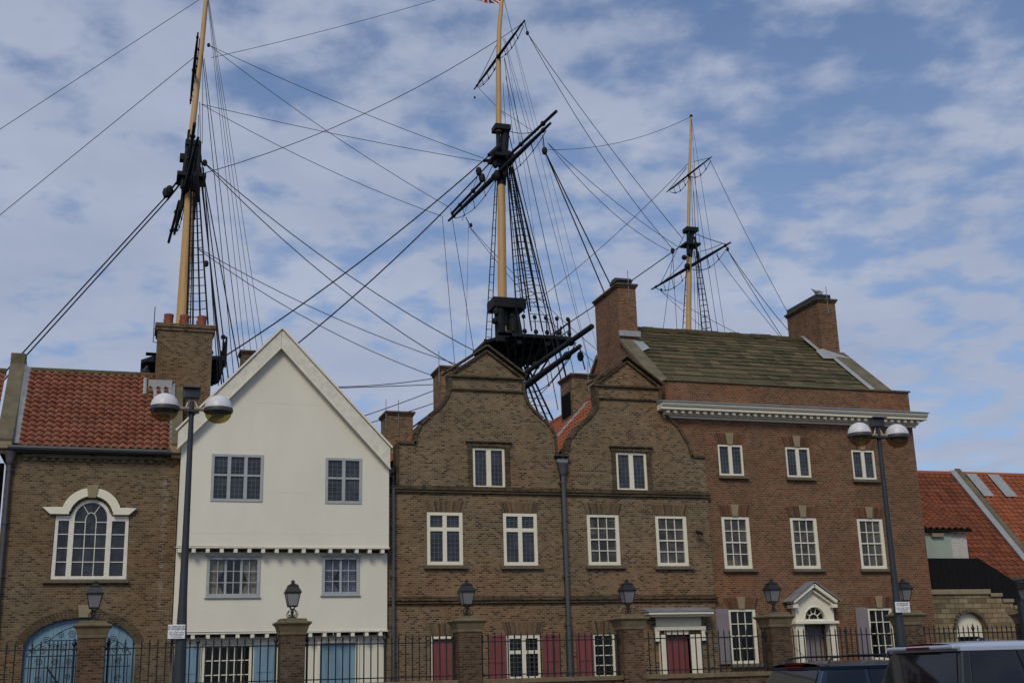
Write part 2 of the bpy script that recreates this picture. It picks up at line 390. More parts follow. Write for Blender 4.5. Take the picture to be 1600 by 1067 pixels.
def stone_slates(name, par, p0, du, dv, rows, mat):
    p0, du, dv = Vector(p0), Vector(du), Vector(dv); L = du.length; u = du.normalized(); H = dv.length; w = dv.normalized()
    nn = u.cross(w).normalized()
    if nn.z < 0: nn = -nn
    mb = MB(); mb.uv = []; v = 0; tot = sum(1.35-.6*i/rows for i in range(rows))
    for r in range(rows):
        h = H*(1.35-.6*r/rows)/tot; x = -random.uniform(0, .4); i = 0
        while x < L:
            wd = random.uniform(.24, .60)*(1.15-.3*r/rows); a, b = max(0, x+.006), min(L, x+wd-.006); x += wd
            if b-a < .03: continue
            lo = v-random.uniform(-.022, .035); th = random.uniform(.012, .032); tl = random.uniform(-.004, .008)
            P = lambda s_, t_, n_: tuple(p0+u*s_+w*t_+nn*n_)
            o = len(mb.v); top = min(H, v+h*1.05)
            mb.v += [P(a, lo, .01), P(b, lo+tl, .01), P(b, lo+tl, .02+th), P(a, lo, .02+th), P(a, top, .012), P(b, top, .012)]
            c = (i*1.0+.5, r+.5); i += 1
            mb.f += [(o, o+1, o+2, o+3), (o+3, o+2, o+5, o+4), (o, o+3, o+4), (o+1, o+5, o+2)]; mb.uv += [[c]*4, [c]*4, [c]*3, [c]*3]
        v += h
    return link(name, mb, mat, par)
def chimney(par, x0, x1, y0, y1, z0, z1, mat, capmat='brick_dark', capz=.1, lab=None):
    c = link('chimney', MB().box(x0, x1, y0, y1, z0, z1-capz*2), mat, par, label=lab)
    link('chimney_cap', MB().box(x0-.035, x1+.035, y0-.035, y1+.035, z1-capz*2, z1-capz).box(x0-.07, x1+.07, y0-.07, y1+.07, z1-capz, z1), capmat, c)
    return c
def downpipe(par, x, y, z0, z1, r=.05, hopper=True, mat='pipe_grey'):
    m = MB().tube([(x, y, z0), (x, y, z1)], r, 10)
    z = z0+.3
    while z < z1-.2: m.tube([(x, y, z), (x, y, z+.07)], r+.014, 10); m.box(x-r-.03, x+r+.03, y+r*.5, y+r+.05, z+.015, z+.055); z += 1.22
    if hopper: m.lathe(x, y, [(r+.01, z1-.34), (r+.05, z1-.26), (r+.045, z1-.2), (r+.085, z1-.1), (r+.10, z1-.02), (r+.08, z1)], 12)
    return link('downpipe', m, mat, par, smooth=True)
# ================================================================== SETTING
def ground_sheet(name, x0, x1, y0, y1, z, mat):
    o = link(name, MB().add([(x0, y0, z), (x1, y0, z), (x1, y1, z), (x0, y1, z)], [(0, 1, 2, 3)]), mat); o['kind'] = 'structure'; return o
M['asphalt'] = plain('asphalt', (.05, .05, .052), .95, var=.25, scale=6)
M['paving'] = plain('concrete paving', (.17, .16, .15), .95, var=.2, scale=3)
M['dock_water'] = plain('dock water', (.02, .035, .035), .15, var=.1)
M['line_paint'] = plain('road marking paint', (.6, .6, .57), .8)
ground_sheet('ground', -900, 900, -600, 1600, 0, 'asphalt')
ground_sheet('pavement', -30, 45, 22.6, 26.2, .12, 'paving')
kerb = link('kerb', MB().box(-30, 45, 22.45, 22.6, 0, .125), 'stone_sill'); kerb['kind'] = 'structure'
lm = MB()
for i in range(14): lm.box(-14+i*3.0, -13.9+i*3.0, 11.0, 16.9, .004, .008)
mk = link('road_markings', lm, 'line_paint'); mk['kind'] = 'structure'
ground_sheet('water', -30, 70, 44, 90, .02, 'dock_water')

FY = 30.0
# ================================================================== LEFT BRICK HOUSE
h1 = root('brick_house', (-.9, 30, 0), 'plain brown brick house with red pantile roof, white arched Venetian window and blue arched doorway', 'house')
arch_hole = [(-2.15, 0), (.28, 0), (.28, 2.35)]+arc(-.935, 2.35, 1.215, 6, 174, 22, .71)+[(-2.15, 2.35)]
ven = [(-1.70, 3.93), (-.01, 3.93), (-.03, 5.42), (-.42, 5.42), (-.43, 5.50)]+arc(-.89, 5.36, .45, 12, 168, 14)+[(-1.35, 5.50), (-1.36, 5.42), (-1.68, 5.42)]
link('wall', plate([(-2.85, 0), (1.06, 0), (1.06, 7.1), (-2.85, 7.1)], [arch_hole, ven], FY, .3).box(-2.85, -2.6, 30.31, 32.3, 0, 7.1).box(.8, 1.05, 30.31, 32.3, 0, 7.1)
     .box(-2.85, 1.05, 32.31, 32.5, 0, 7.1), 'brick_plain', h1)
rf = pantiles('roof', h1, (-2.60, 29.83, 6.98), (3.42, 0, 0), (0, 1.42, 2.17), .19, .165, 'tile_old', amp=.034, step=.045)
link('ridge', MB().tube([(-2.62, 31.27, 9.16), (.4, 31.27, 9.16)], .1, 8), 'ridge', rf, smooth=True)
link('lead_flashing', MB().add([(-2.72, 29.80, 7.06), (-2.57, 29.80, 7.06), (-2.57, 31.2, 9.22), (-2.72, 31.2, 9.30)], [(0, 1, 2, 3)])
     .add([(.80, 29.82, 7.04), (.90, 29.80, 7.10), (.90, 31.2, 9.28), (.80, 31.2, 9.22)], [(0, 1, 2, 3)]), 'lead', rf)
link('lead_panel', MB().box(.24, .82, 30.93, 30.98, 8.5, 9.0), 'lead_pale', rf)
def slope_fl(x0, x1, y0, y1, up):
    f = lambda y: 6.98+(y-29.83)*2.17/1.42+up
    return [(x0, y0, f(y0)), (x1, y0, f(y0)), (x1, y1, f(y1)), (x0, y1, f(y1))]
link('lead_patch', MB().add(slope_fl(.30, .80, 30.86, 31.1, .09), [(0, 1, 2, 3)]).tube([(.16, 30.80, 8.56), (.16, 31.12, 9.05)], .055, 8).tube([(.42, 30.74, 8.46), (.42, 30.9, 8.7)], .05, 8).tube([(.60, 30.72, 8.42), (.60, 30.86, 8.66)], .05, 8), 'lead_pale', rf, smooth=True)
link('roof_back', MB().prism_x([(31.26, 9.1), (32.6, 7.0), (32.6, 6.9), (31.26, 9.0)], -2.6, .8), 'tile_old', rf)
for a, b in ((-3.08, -2.72), (.84, 1.10)):
    cop = MB().prism_x([(29.72, 7.15), (31.5, 9.62 if a < 0 else 9.5), (31.5, 9.3), (29.78, 6.95)], a, b)
    if a < 0: cop.box(-3.08, -2.74, 31.3, 31.75, 9.25, 9.62); cop.prism_x([(31.6, 9.5), (33, 7.2), (33, 7), (31.6, 9.2)], -3.08, -2.72)
    link('parapet_coping', cop, 'stone_cope', h1, bevel=.015)
for a, b in ((-3.10, -2.74), (.82, 1.09)):
    link('kneeler', MB().box(a, b, 29.74, 29.99, 6.92, 7.13).box(a+.03, b-.01, 29.84, 29.99, 6.82, 6.92), 'stone_pale', h1, bevel=.01)
link('parapet_wall', MB().prism_x([(30.0, 7.0), (31.45, 9.3), (32.9, 7.0), (32.9, 0), (32.5, 0), (32.5, 6.9), (30.3, 6.9)], -3.05, -2.87).prism_x([(30.0, 7.1), (31.45, 9.3), (32.4, 7.1)], .92, 1.05), 'brick_plain', h1)
gt = MB().tube([(-2.82, 29.76, 6.95), (.84, 29.76, 6.93)], .065, 8); gt.box(-2.78, .82, 29.80, 30.0, 6.86, 6.92)
link('gutter', gt, 'gutter', h1, smooth=True)
dn = MB().box(-2.5, .8, 29.93, 29.995, 6.76, 6.85)
k = -2.48
while k < .75: dn.box(k, k+.11, 29.95, 29.994, 6.69, 6.76); k += .2
link('dentil_course', dn, 'brick_plain', h1)
downpipe(h1, -2.76, 29.9, 0, 6.9)
c1 = chimney(h1, .40, 1.78, 31.0, 31.9, 6.9, 10.52, 'brick_plain', 'brick_plain', .09)
for px_ in (.66, 1.06, 1.50):
    for py_ in (31.2, 31.65):
        link('chimney_pot', MB().lathe(px_, py_, [(.11, 10.51), (.115, 10.74), (.125, 10.76), (.125, 10.82), (.09, 10.83), (.085, 10.6)], 14), 'terracotta', c1, smooth=True)
link('aerial', MB().tube([(.30, 31.0, 10.0), (.30, 31.0, 10.95)], .012, 5).tube([(.30, 31.0, 10.35), (.45, 31.0, 10.35)], .01, 5).tube([(.30, 31.0, 10.0), (.45, 31.0, 10.0)], .01, 5), 'gutter', c1)
c1b = link('rear_chimney', MB().box(.28, 1.0, 33.2, 33.9, 6, 9.55).box(.24, 1.04, 33.16, 33.94, 9.55, 9.63), 'brick_dark', h1)
link('cowl', MB().ball((.16, 33.3, 9.78), .11, (1, 1, .8)).tube([(.05, 33.3, 9.9), (.05, 33.3, 8.9)], .02, 5).ball((.0, 33.3, 9.55), .09).tube([(.0, 33.3, 9.66), (.22, 33.3, 9.93)], .04, 6), 'iron', c1b, smooth=True)
# Venetian window
vf = plate([(-1.69, 3.935), (-.015, 3.935), (-.035, 5.415), (-.43, 5.415), (-.44, 5.49)]+arc(-.89, 5.36, .44, 15, 165, 14)+[(-1.34, 5.49), (-1.35, 5.415), (-1.675, 5.415)],
           [rect(-1.60, -1.37, 4.01, 5.29), [(-1.25, 4.01), (-.53, 4.01), (-.53, 5.36)]+arc(-.89, 5.36, .36, 8, 172, 14)+[(-1.25, 5.36)], rect(-.41, -.11, 4.01, 5.29)], 30.02, .07)
vw = link('venetian_window', vf, 'paint_old', h1, bevel=.008)
link('pane', MB().box(-1.62, -.10, 30.075, 30.085, 4.0, 5.36).prism_y([(-1.26, 5.34), (-.52, 5.34)]+arc(-.89, 5.36, .37, 0, 180, 14), 30.0755, 30.0845), 'glass_dark', vw)
vb = MB()
for z in (4.34, 4.66, 4.98):
    vb.box(-1.60, -1.37, 30.05, 30.07, z-.009, z+.009); vb.box(-.41, -.11, 30.05, 30.07, z-.009, z+.009); vb.box(-1.25, -.53, 30.05, 30.07, z-.009, z+.009)
for x in (-1.01, -.77): vb.box(x-.009, x+.009, 30.048, 30.068, 4.01, 5.30)
vb.box(-1.25, -1.01, 30.05, 30.07, 5.26, 5.278).box(-.77, -.53, 30.05, 30.07, 5.26, 5.278)
vb.tube([(x, 30.06, z) for x, z in arc(-.89, 5.30, .12, 0, 180, 10, .19)], .012, 5)
for t in (58, 122): vb.tube([(-.89+.13*math.cos(R(t)), 30.06, 5.36+.13*math.sin(R(t))), (-.89+.36*math.cos(R(t)), 30.06, 5.36+.36*math.sin(R(t)))], .011, 5)
link('glazing_bars', vb, 'paint_old', vw)
hood = [(-1.98, 5.59), (-1.80, 5.43), (-1.38, 5.43), (-1.38, 5.50)]+arc(-.89, 5.37, .49, 165, 15, 16)+[(-.40, 5.50), (-.40, 5.43), (-.04, 5.43), (.13, 5.59), (-.20, 5.60)]+arc(-.89, 5.42, .67, 15, 165, 20, .64)+[(-1.56, 5.60)]
hm = plate(hood, [], 29.90, .10); link('window_hood', hm, 'paint_white', vw, bevel=.012)
link('keystone', MB().prism_y([(-.975, 5.82), (-.81, 5.82), (-.76, 6.12), (-1.03, 6.12)], 29.86, 30.0), 'stone_pale', h1, bevel=.008)
sill(h1, -1.86, .04, 3.925, FY, .08)
# blue arched doorway
link('arched_door', MB().box(-2.2, .33, 30.12, 30.18, 0, 3.08), 'paint_blue', h1)
bb = MB()
for i in range(14): x = -2.1+i*.18; bb.box(x, x+.012, 30.108, 30.12, 0, 3.05)
bb.box(-.96, -.92, 30.10, 30.12, 0, 3.05)
link('door_boards', bb, 'paint_blue', h1)
vo = MB()
for i in range(44):
    t0 = 10+160*i/44+.45; t1 = 10+160*(i+1)/44-.45
    vo.prism_y([(-.935+a*math.cos(R(t)), 2.35+b*math.sin(R(t))) for a, b, t in ((1.222, .717, t0), (1.222, .717, t1), (1.42, .91, t1), (1.42, .91, t0))], 29.992, 30.01)
link('brick_arch', vo, 'brick_dark', h1)
link('arch_keystone', MB().prism_y([(-1.01, 3.07), (-.76, 3.07), (-.73, 3.35), (-1.04, 3.35)], 29.95, 30.0), 'stone_pale', h1, bevel=.008)

ef = MB()
for i in range(70):
    z = 3.2+i*.046; x = .76+random.uniform(-.03, .03); w_ = random.uniform(.015, .07)
    if random.random() < .75: ef.box(x-w_, x+w_, 29.9965, 30.001, z, z+random.uniform(.008, .018))
M['lime'] = plain('lime bloom', (.33, .30, .25), .95)
e_ = link('lime_staining', ef, 'lime', h1); e_['kind'] = 'stuff'

# neighbour beyond the left edge
h0 = root('neighbour_house', (-6, 30, 0), 'brick house cut off by the left edge, a sliver of red roof', 'house')
link('wall', MB().box(-9, -3.12, 30, 30.3, 0, 7.0).box(-9, -3.12, 32.3, 32.5, 0, 7.0).box(-9, -8.8, 30.3, 32.3, 0, 7.0), 'brick_plain', h0)
pantiles('roof', h0, (-8.9, 29.83, 6.98), (5.75, 0, 0), (0, 1.42, 2.1), .19, .165, 'tile_old', amp=.026, step=.03, sub=4)
link('ridge', MB().tube([(-8.9, 31.27, 9.1), (-3.15, 31.27, 9.1)], .1, 8), 'ridge', h0, smooth=True)
link('gutter', MB().tube([(-8.9, 29.78, 6.95), (-3.12, 29.78, 6.95)], .06, 8), 'gutter', h0, smooth=True)

# ================================================================== WHITE JETTIED HOUSE
h2 = root('white_house', (3.6, 30, 0), 'cream rendered gabled house with two overhanging jetties and blue grey windows', 'house')
wt = [(1.80, 3.04, 5.74, 6.90), (4.56, 5.48, 5.73, 6.88)]; wmid = [(1.80, 3.06, 3.50, 4.45), (4.55, 5.48, 3.53, 4.46)]
link('upper_wall', plate([(1.08, 4.68), (6.17, 4.66), (6.17, 6.9), (3.4, 9.85), (1.08, 7.3)], [rect(a, b, c, d) for a, b, c, d in wt], 29.6, .3)
     .box(1.08, 1.3, 29.905, 37.9, 2.6, 7.1).box(5.95, 6.17, 29.905, 37.9, 4.66, 6.8).box(1.08, 6.17, 38, 38.2, 0, 7), 'render_cream', h2)
link('middle_wall', plate([(1.16, 2.70), (6.18, 2.68), (6.18, 4.55), (1.16, 4.57)], [rect(a, b, c, d) for a, b, c, d in wmid], 29.85, .2), 'render_cream', h2)
link('floor_band', MB().box(1.06, 6.185, 29.57, 29.84, 4.63, 4.665).box(1.1, 6.2, 29.82, 30.1, 2.645, 2.68), 'board_cream', h2)
link('lower_wall', plate([(1.12, 0), (6.15, 0), (6.15, 2.58), (1.12, 2.58)], [rect(1.78, 2.97, 1.0, 2.43), rect(4.55, 5.5, 0, 2.44)], 30.12, .2), 'render_cream', h2)
for i in range(16): x = 1.10+i*(5.0/15.4); link('joist_end', MB().box(x, x+.09, 29.585, 29.85, 4.52, 4.628), 'render_cream', h2, bevel=.008)
for i in range(15): x = 1.16+i*(4.95/14.4); link('joist_end', MB().box(x, x+.09, 29.835, 30.12, 2.54, 2.644), 'render_cream', h2, bevel=.008)
link('bargeboard', MB().prism_y([(3.385, 10.08), (.98, 7.40), (.98, 6.98), (3.375, 9.62)], 29.44, 29.6), 'board_cream', h2, bevel=.008)
link('bargeboard', MB().prism_y([(3.39, 10.08), (3.38, 9.62), (6.17, 6.62), (6.17, 7.14)], 29.44, 29.6), 'board_cream', h2, bevel=.008)
link('bargeboard_moulding', MB().strip([(.94, 7.40), (3.39, 10.10)], .045, 29.40, 29.62).strip([(3.39, 10.10), (6.20, 7.14)], .045, 29.40, 29.62).strip([(.98, 6.955), (3.385, 9.6)], .02, 29.42, 29.45).strip([(3.375, 9.6), (6.17, 6.60)], .02, 29.42, 29.45), 'render_cream', h2)
link('roof', MB().prism_y([(3.39, 10.03), (1.0, 7.36), (1.0, 7.24), (3.39, 9.9)], 29.66, 38.3).prism_y([(3.39, 10.03), (3.39, 9.9), (6.2, 6.98), (6.2, 7.08)], 29.66, 38.3), 'tile_new', h2)
casement(h2, *wt[0][:2], *wt[0][2:], 29.6-.05, 3, (.56, 1), 'paint_grey', 'glass_dark', .07, .085, .05)
casement(h2, *wt[1][:2], *wt[1][2:], 29.6-.05, 2, (.56, 1), 'paint_grey', 'glass_dark', .07, .085, .05)
def curtained(x0, x1, z0, z1, y, cols, cmat, drape):
    f = MB(); b = .075
    f.box(x0, x0+b, y-.03, y+.08, z0, z1).box(x1-b, x1, y-.03, y+.08, z0, z1).box(x0+b, x1-b, y-.03, y+.08, z0, z0+b).box(x0+b, x1-b, y-.03, y+.08, z1-b, z1)
    f.box(x0-.03, x1+.03, y-.05, y-.001, z1, z1+.03); f.box(x0-.03, x1+.03, y-.05, y-.001, z0-.03, z0)
    w = link('window', f, 'paint_grey', h2, bevel=.006)
    ix0, ix1, iz0, iz1 = x0+b, x1-b, z0+b, z1-b; g = MB()
    for k in range(1, cols*2):
        xx = ix0+(ix1-ix0)*k/(cols*2); t = .028 if k % 2 == 0 else .011; g.box(xx-t, xx+t, y+.01, y+.04, iz0, iz1)
    for k in (1, 2): zz = iz0+(iz1-iz0)*k/3; g.box(ix0, ix1, y+.012, y+.038, zz-.010, zz+.010)
    link('glazing_bars', g, 'paint_grey', w)
    link('pane', MB().box(ix0, ix1, y+.045, y+.05, iz0, iz1), 'clear', w)
    link('dark_backing', MB().box(ix0-.02, ix1+.02, y+.19, y+.2, iz0-.02, iz1+.02), 'dark', w)  # near-black sheet stands in for the unlit room behind the curtains
    for (a, bb_, tie) in drape:       # pleated drapes gathered towards one side
        m = MB(); n = 26; rows = 10
        for r_ in range(rows+1):
            v = r_/rows; z = iz1-(iz1-iz0)*v; pin = 1-.42*math.exp(-((v-.62)/.24)**2) if tie else 1
            for i in range(n+1):
                u = i/n*pin; x = a+(bb_-a)*u; m.v.append((x, y+.10+.018*math.sin(i*1.9+.3*r_), z))
        for r_ in range(rows):
            for i in range(n): q = r_*(n+1)+i; m.f.append((q, q+1, q+n+2, q+n+1))
        link('curtain', m, cmat, w, smooth=True)
curtained(1.80, 3.06, 3.50, 4.45, 29.85, 3, 'curtain', [(1.88, 2.22, True), (2.98, 2.62, True)])
curtained(4.55, 5.48, 3.53, 4.46, 29.85, 2, 'curtain_blue', [(4.63, 5.0, True), (5.40, 5.02, False)])
sash(h2, 1.80, 2.95, 1.0, 2.42, 30.11, 6, 4, gl='glass_black', meet=False, border=.06)
for a, b in ((1.38, 1.74), (3.0, 3.5)):
    link('shutter', MB().box(a, b, 30.07, 30.115, 1.0, 2.38).box(a+.05, b-.05, 30.06, 30.07, 1.75, 2.30).box(a+.05, b-.05, 30.06, 30.07, 1.08, 1.65), 'paint_blue', h2, bevel=.006)
df = MB().box(4.50, 4.57, 30.07, 30.2, 0, 2.46).box(5.44, 5.53, 30.07, 30.2, 0, 2.46).box(4.57, 5.44, 30.07, 30.2, 2.40, 2.46)
link('door_frame', df, 'paint_white', h2)
dd = link('door', MB().box(4.57, 5.44, 30.16, 30.2, 0, 2.40).box(4.58, 4.6, 30.15, 30.16, 0, 2.4).box(4.78, 4.79, 30.15, 30.16, 0, 2.4).box(5.0, 5.01, 30.15, 30.16, 0, 2.4).box(5.2, 5.21, 30.15, 30.16, 0, 2.4), 'paint_blue', h2)
link('handle', MB().ball((5.36, 30.13, 1.25), .03), 'iron', dd)
chimney(h2, 2.95, 3.3, 36, 36.6, 8.5, 11.26, 'brick_dark', 'brick_dark', .05)
for z_, a_, b_ in ((8.2, 2.75, 4.95), (5.98, 3.1, 4.5), (4.98, 1.3, 6.1)): link('render_joint', MB().box(a_, b_, 29.598, 29.601, z_, z_+.008), 'board_cream', h2)
link('lead_gutter', MB().box(6.1, 6.24, 29.7, 30.4, 6.45, 6.62), 'gutter', h2)

# ================================================================== DUTCH GABLED HOUSES
def dutch(cx, left, pts_l, pts_r, apexz, ped, label, roofz, k, yend, x0, x1, holes):
    h = root('gabled_house', (cx, 30, 0), label, 'house')
    pl, ap, pr = ped
    outer = [(x0, 0), (x1, 0)]+pts_r+[pr, (cx, apexz), pl]+pts_l
    link('wall', plate(outer, holes, FY, .3).box(x0, x0+.25, 30.305, 38, 0, 6.6).box(x1-.25, x1, 30.305, 38, 0, 6.6).box(x0, x1, 38.01, 38.2, 0, 6.6), 'brick_brown', h)
    # brick edging to the curved gable
    link('gable_edging', MB().strip([(pl[0]+.03, pl[1])]+pts_l[:-1], -.075, 29.95, 30.33), 'brick_dark', h)
    link('gable_edging', MB().strip(pts_r+[(pr[0]-.03, pr[1])], -.075, 29.95, 30.33), 'brick_dark', h)
    p = MB(); a, b = pl, pr
    p.strip([(a[0]-.02, a[1]+.01), (cx, apexz+.02)], -.06, 29.93, 30.34).strip([(cx, apexz+.02), (b[0]+.02, b[1]+.01)], -.06, 29.93, 30.34)
    p.strip([(a[0]-.07, a[1]+.05), (cx, apexz+.09)], .05, 29.86, 30.36).strip([(cx, apexz+.09), (b[0]+.07, b[1]+.05)], .05, 29.86, 30.36)
    p.box(a[0]-.03, b[0]+.03, 29.92, 30.0, a[1]-.05, a[1]+.005)
    p.box(a[0]+.03, b[0]-.03, 29.94, 30.0, a[1]-.40, a[1]-.35)
    link('pediment_moulding', p, 'brick_dark', h, bevel=.008)
    for z in (6.22, 3.42):
        s_ = MB(); s_.box(x0-.05, x1+.05, 29.93, 30.0, z-.11, z-.055).box(x0-.07, x1+.07, 29.90, 30.0, z-.045, z+.012).box(x0-.03, x1+.03, 29.95, 30.0, z+.022, z+.07)
        link('string_course', s_, 'brick_dark', h, bevel=.006)
    return h
A_win = [(8.49, 9.37, 6.26, 7.33), (7.24, 8.19, 4.27, 5.62), (9.28, 10.22, 4.26, 5.62)]
A_low = [(9.29, 10.23, 1.40, 2.51), (7.33, 8.05, 0, 2.51)]
A_r = [(10.9, 6.9), (10.80, 7.24), (10.77, 7.73), (10.66, 7.93), (10.47, 8.14), (10.2, 8.35), (10.02, 8.58), (9.92, 8.84), (9.90, 9.26)]
A_l = [(7.93, 9.26), (7.94, 8.90), (7.84, 8.63), (7.63, 8.34), (7.35, 8.12), (7.12, 7.88), (7.0, 7.62), (6.98, 7.36), (6.50, 7.36), (6.50, 6.30), (6.22, 6.25)]
hA = dutch(8.92, True, A_l, A_r, 10.0, ((7.86, 9.26), None, (9.94, 9.27)), 'brown brick house with curved Dutch gable and crimson shutters beside the white house', 9.4, 1.03, 45, 6.22, 10.93,
                 [rect(*w) for w in A_win+A_low])
B_win = [(12.55, 13.45, 6.27, 7.32), (11.62, 12.55, 4.27, 5.62), (13.61, 14.55, 4.25, 5.61)]
B_low = [(11.66, 12.26, 1.42, 2.50), (13.66, 14.40, 0, 2.47)]
B_l = [(12.10, 9.20), (12.11, 8.58), (11.90, 8.28), (11.51, 7.95), (11.26, 7.62), (11.12, 7.20), (10.94, 7.0)]
B_r = [(15.24, 7.22), (14.80, 7.23), (14.70, 7.62), (14.42, 8.08), (14.03, 8.42), (13.93, 8.72), (13.93, 9.20)]
hB = dutch(13.0, False, B_l, B_r, 9.92, ((12.02, 9.19), None, (13.98, 9.2)), 'brown brick house with curved Dutch gable and white framed crimson door', 9.37, 1.1, 40, 10.94, 15.24,
                 [rect(*w) for w in B_win+B_low])
for h, cx, ridge, lx, rx, k, yend in ((hA, 8.93, 9.42, 6.20, 10.93, 1.0, 45), (hB, 12.98, 9.36, 10.95, 15.1, 1.08, 40)):
    lz = ridge-(cx-lx)*k; rz = ridge-(rx-cx)*k
    rr = pantiles('roof', h, (lx, 30.36, lz), (0, yend-30.36, 0), (cx-lx, 0, ridge-lz), .24, .26, 'tile_new', sub=4)
    pantiles('roof', h, (rx, 30.36, rz), (0, yend-30.36, 0), (cx-rx, 0, ridge-rz), .24, .26, 'tile_new', sub=3)
    link('ridge', MB().tube([(cx, 30.4, ridge+.05), (cx, yend, ridge+.05)], .09, 8), 'terracotta', rr, smooth=True)
# gable attic window surrounds (raised brick frame), windows
for h, w, kind in ((hA, A_win, 0), (hB, B_win, 1)):
    x0, x1, z0, z1 = w[0]; b = MB()
    b.box(x0-.13, x0-.02, 29.96, 30.0, z0-.02, z1+.02).box(x1+.02, x1+.13, 29.96, 30.0, z0-.02, z1+.02).box(x0-.15, x1+.15, 29.95, 30.0, z1+.02, z1+.10).box(x0-.2, x1+.2, 29.91, 30.0, z1+.13, z1+.17)
    link('window_surround', b, 'brick_dark', h)
    casement(h, x0, x1, z0, z1, FY-.02, 2, (1,), border=.065, mull=.13)
    for q in w[1:]:
        x0, x1, z0, z1 = q
        if kind == 0: casement(h, x0, x1, z0, z1, FY-.02, 2, (.70, 1), border=.09, mull=.11, trans=.10)
        else: sash(h, x0, x1, z0, z1, FY-.01, border=.10)
        sill(h, x0-.09, x1+.11, z0-.005, FY, .09)
        flat_arch(h, x0-.02, x1+.02, z1+.01, .28, FY, 'voussoir')
# ground floor of A
link('door_frame', MB().box(7.30, 7.37, 30.0, 30.15, 0, 2.52).box(8.0, 8.07, 30.0, 30.15, 0, 2.52).box(7.37, 8.0, 30.0, 30.15, 2.45, 2.52), 'paint_white', hA)
link('door', MB().box(7.37, 8.0, 30.08, 30.12, 0, 2.45).box(7.57, 7.58, 30.07, 30.08, 0, 2.45).box(7.78, 7.79, 30.07, 30.08, 0, 2.45), 'paint_red', hA)
casement(hA, 9.29, 10.23, 1.40, 2.51, FY-.02, 2, (.64, 1), gl='glass_black', border=.09, mull=.11, trans=.09)
def shutter(h, a, b, z0, z1, mat):
    m = MB().box(a, b, 29.94, 29.985, z0, z1); m.box(a, a+.05, 29.925, 29.94, z0, z1).box(b-.05, b, 29.925, 29.94, z0, z1)
    for z in (z0, z0+(z1-z0)*.38, z1-.06): m.box(a+.05, b-.05, 29.925, 29.94, z, z+.06)
    return link('shutter', m, mat, h, bevel=.005)
shutter(hA, 8.84, 9.26, 1.42, 2.52, 'paint_red'); shutter(hA, 10.26, 10.71, 1.42, 2.5, 'paint_red')
sill(hA, 9.2, 10.32, 1.39, FY, .07)
flat_arch(hA, 7.28, 8.09, 2.53, .3, FY, 'voussoir'); flat_arch(hA, 9.27, 10.25, 2.53, .3, FY, 'voussoir')
# ground floor of B
shutter(hB, 11.17, 11.62, 1.42, 2.51, 'paint_red')
sash(hB, 11.66, 12.26, 1.42, 2.50, FY-.01, 2, 4, gl='glass_black', border=.05, meet=False)
flat_arch(hB, 11.64, 12.30, 2.52, .3, FY, 'voussoir'); sill(hB, 11.6, 12.34, 1.41, FY, .06)
link('door', MB().box(13.6, 14.5, 30.1, 30.15, 0, 2.5).box(13.92, 13.93, 30.09, 30.1, 0, 2.44).box(14.14, 14.15, 30.09, 30.1, 0, 2.44), 'paint_red', hB)
ds = MB().box(13.50, 13.68, 29.92, 30.14, 0, 2.45).box(14.40, 14.74, 29.92, 30.14, 0, 2.45).box(13.68, 14.40, 29.93, 30.14, 2.45, 2.55)
ds.box(13.38, 13.52, 29.88, 29.99, 2.28, 2.66).box(14.72, 14.86, 29.88, 29.99, 2.28, 2.66).box(13.42, 14.82, 29.86, 29.99, 2.56, 2.66)
ds.box(13.54, 13.62, 29.905, 29.92, 0, 2.3).box(14.5, 14.58, 29.905, 29.92, 0, 2.3).box(14.62, 14.70, 29.905, 29.92, 0, 2.3)
ds.box(13.44, 14.76, 29.94, 29.99, 2.67, 2.90)
db = link('door_surround', ds, 'paint_white', hB, bevel=.01)
link('door_canopy', MB().box(13.08, 14.96, 29.55, 29.99, 2.955, 3.02).box(13.18, 14.90, 29.62, 29.99, 2.90, 2.955), 'paint_white', db, bevel=.01)
link('canopy_lead', MB().prism_x([(29.53, 3.025), (29.99, 3.025), (29.99, 3.15), (29.53, 3.04)], 13.05, 14.99), 'lead', db)
# downpipes and gutters between
downpipe(hA, 6.34, 29.86, 0, 6.20, .045, False); link('gutter', MB().tube([(6.34, 29.86, 6.2), (6.34, 29.95, 6.5), (6.38, 30.2, 6.62)], .045, 8).tube([(6.3, 29.95, 6.66), (6.3, 31, 6.66)], .08, 8), 'gutter', hA, smooth=True)
downpipe(hB, 10.935, 29.84, 0, 6.95, .06)
link('valley_gutter', MB().box(10.80, 11.1, 29.86, 30.3, 6.98, 7.07), 'lead', hB); link('gutter', MB().box(10.74, 11.14, 29.78, 29.98, 7.13, 7.17), 'gutter', hB)
chimney(hA, 8.43, 9.43, 33, 34, 8.6, 10.30, 'brick_brown', 'brick_dark', .06)
chimney(hA, 7.55, 8.38, 36.5, 37.5, 8.0, 9.66, 'brick_brown', 'brick_dark', .06)
cB = chimney(hB, 12.5, 13.45, 33, 34.05, 8.3, 10.27, 'brick_brown', 'brick_dark', .06)
lv = MB().box(12.47, 12.5, 33.18, 33.9, 9.05, 9.75)
for i in range(9): lv.box(12.455, 12.472, 33.2, 33.88, 9.09+i*.073, 9.12+i*.073)
link('louvre', lv, 'black_board', cB)
fl = MB()
for i in range(8):
    x = 11.97+i*.115; z = 9.36-(12.98-x)*1.08; fl.box(x, x+.12, 32.9, 32.985, z-.02, z+.16)
fl.add([(11.6, 32.55, 9.36-1.38*1.08+.1), (12.9, 32.55, 9.36-.08*1.08+.1), (12.9, 33, 9.36-.08*1.08+.12), (11.75, 33, 9.36-1.23*1.08+.12)], [(0, 1, 2, 3)])
link('lead_flashing', fl, 'lead_pale', hB)
fl = MB()
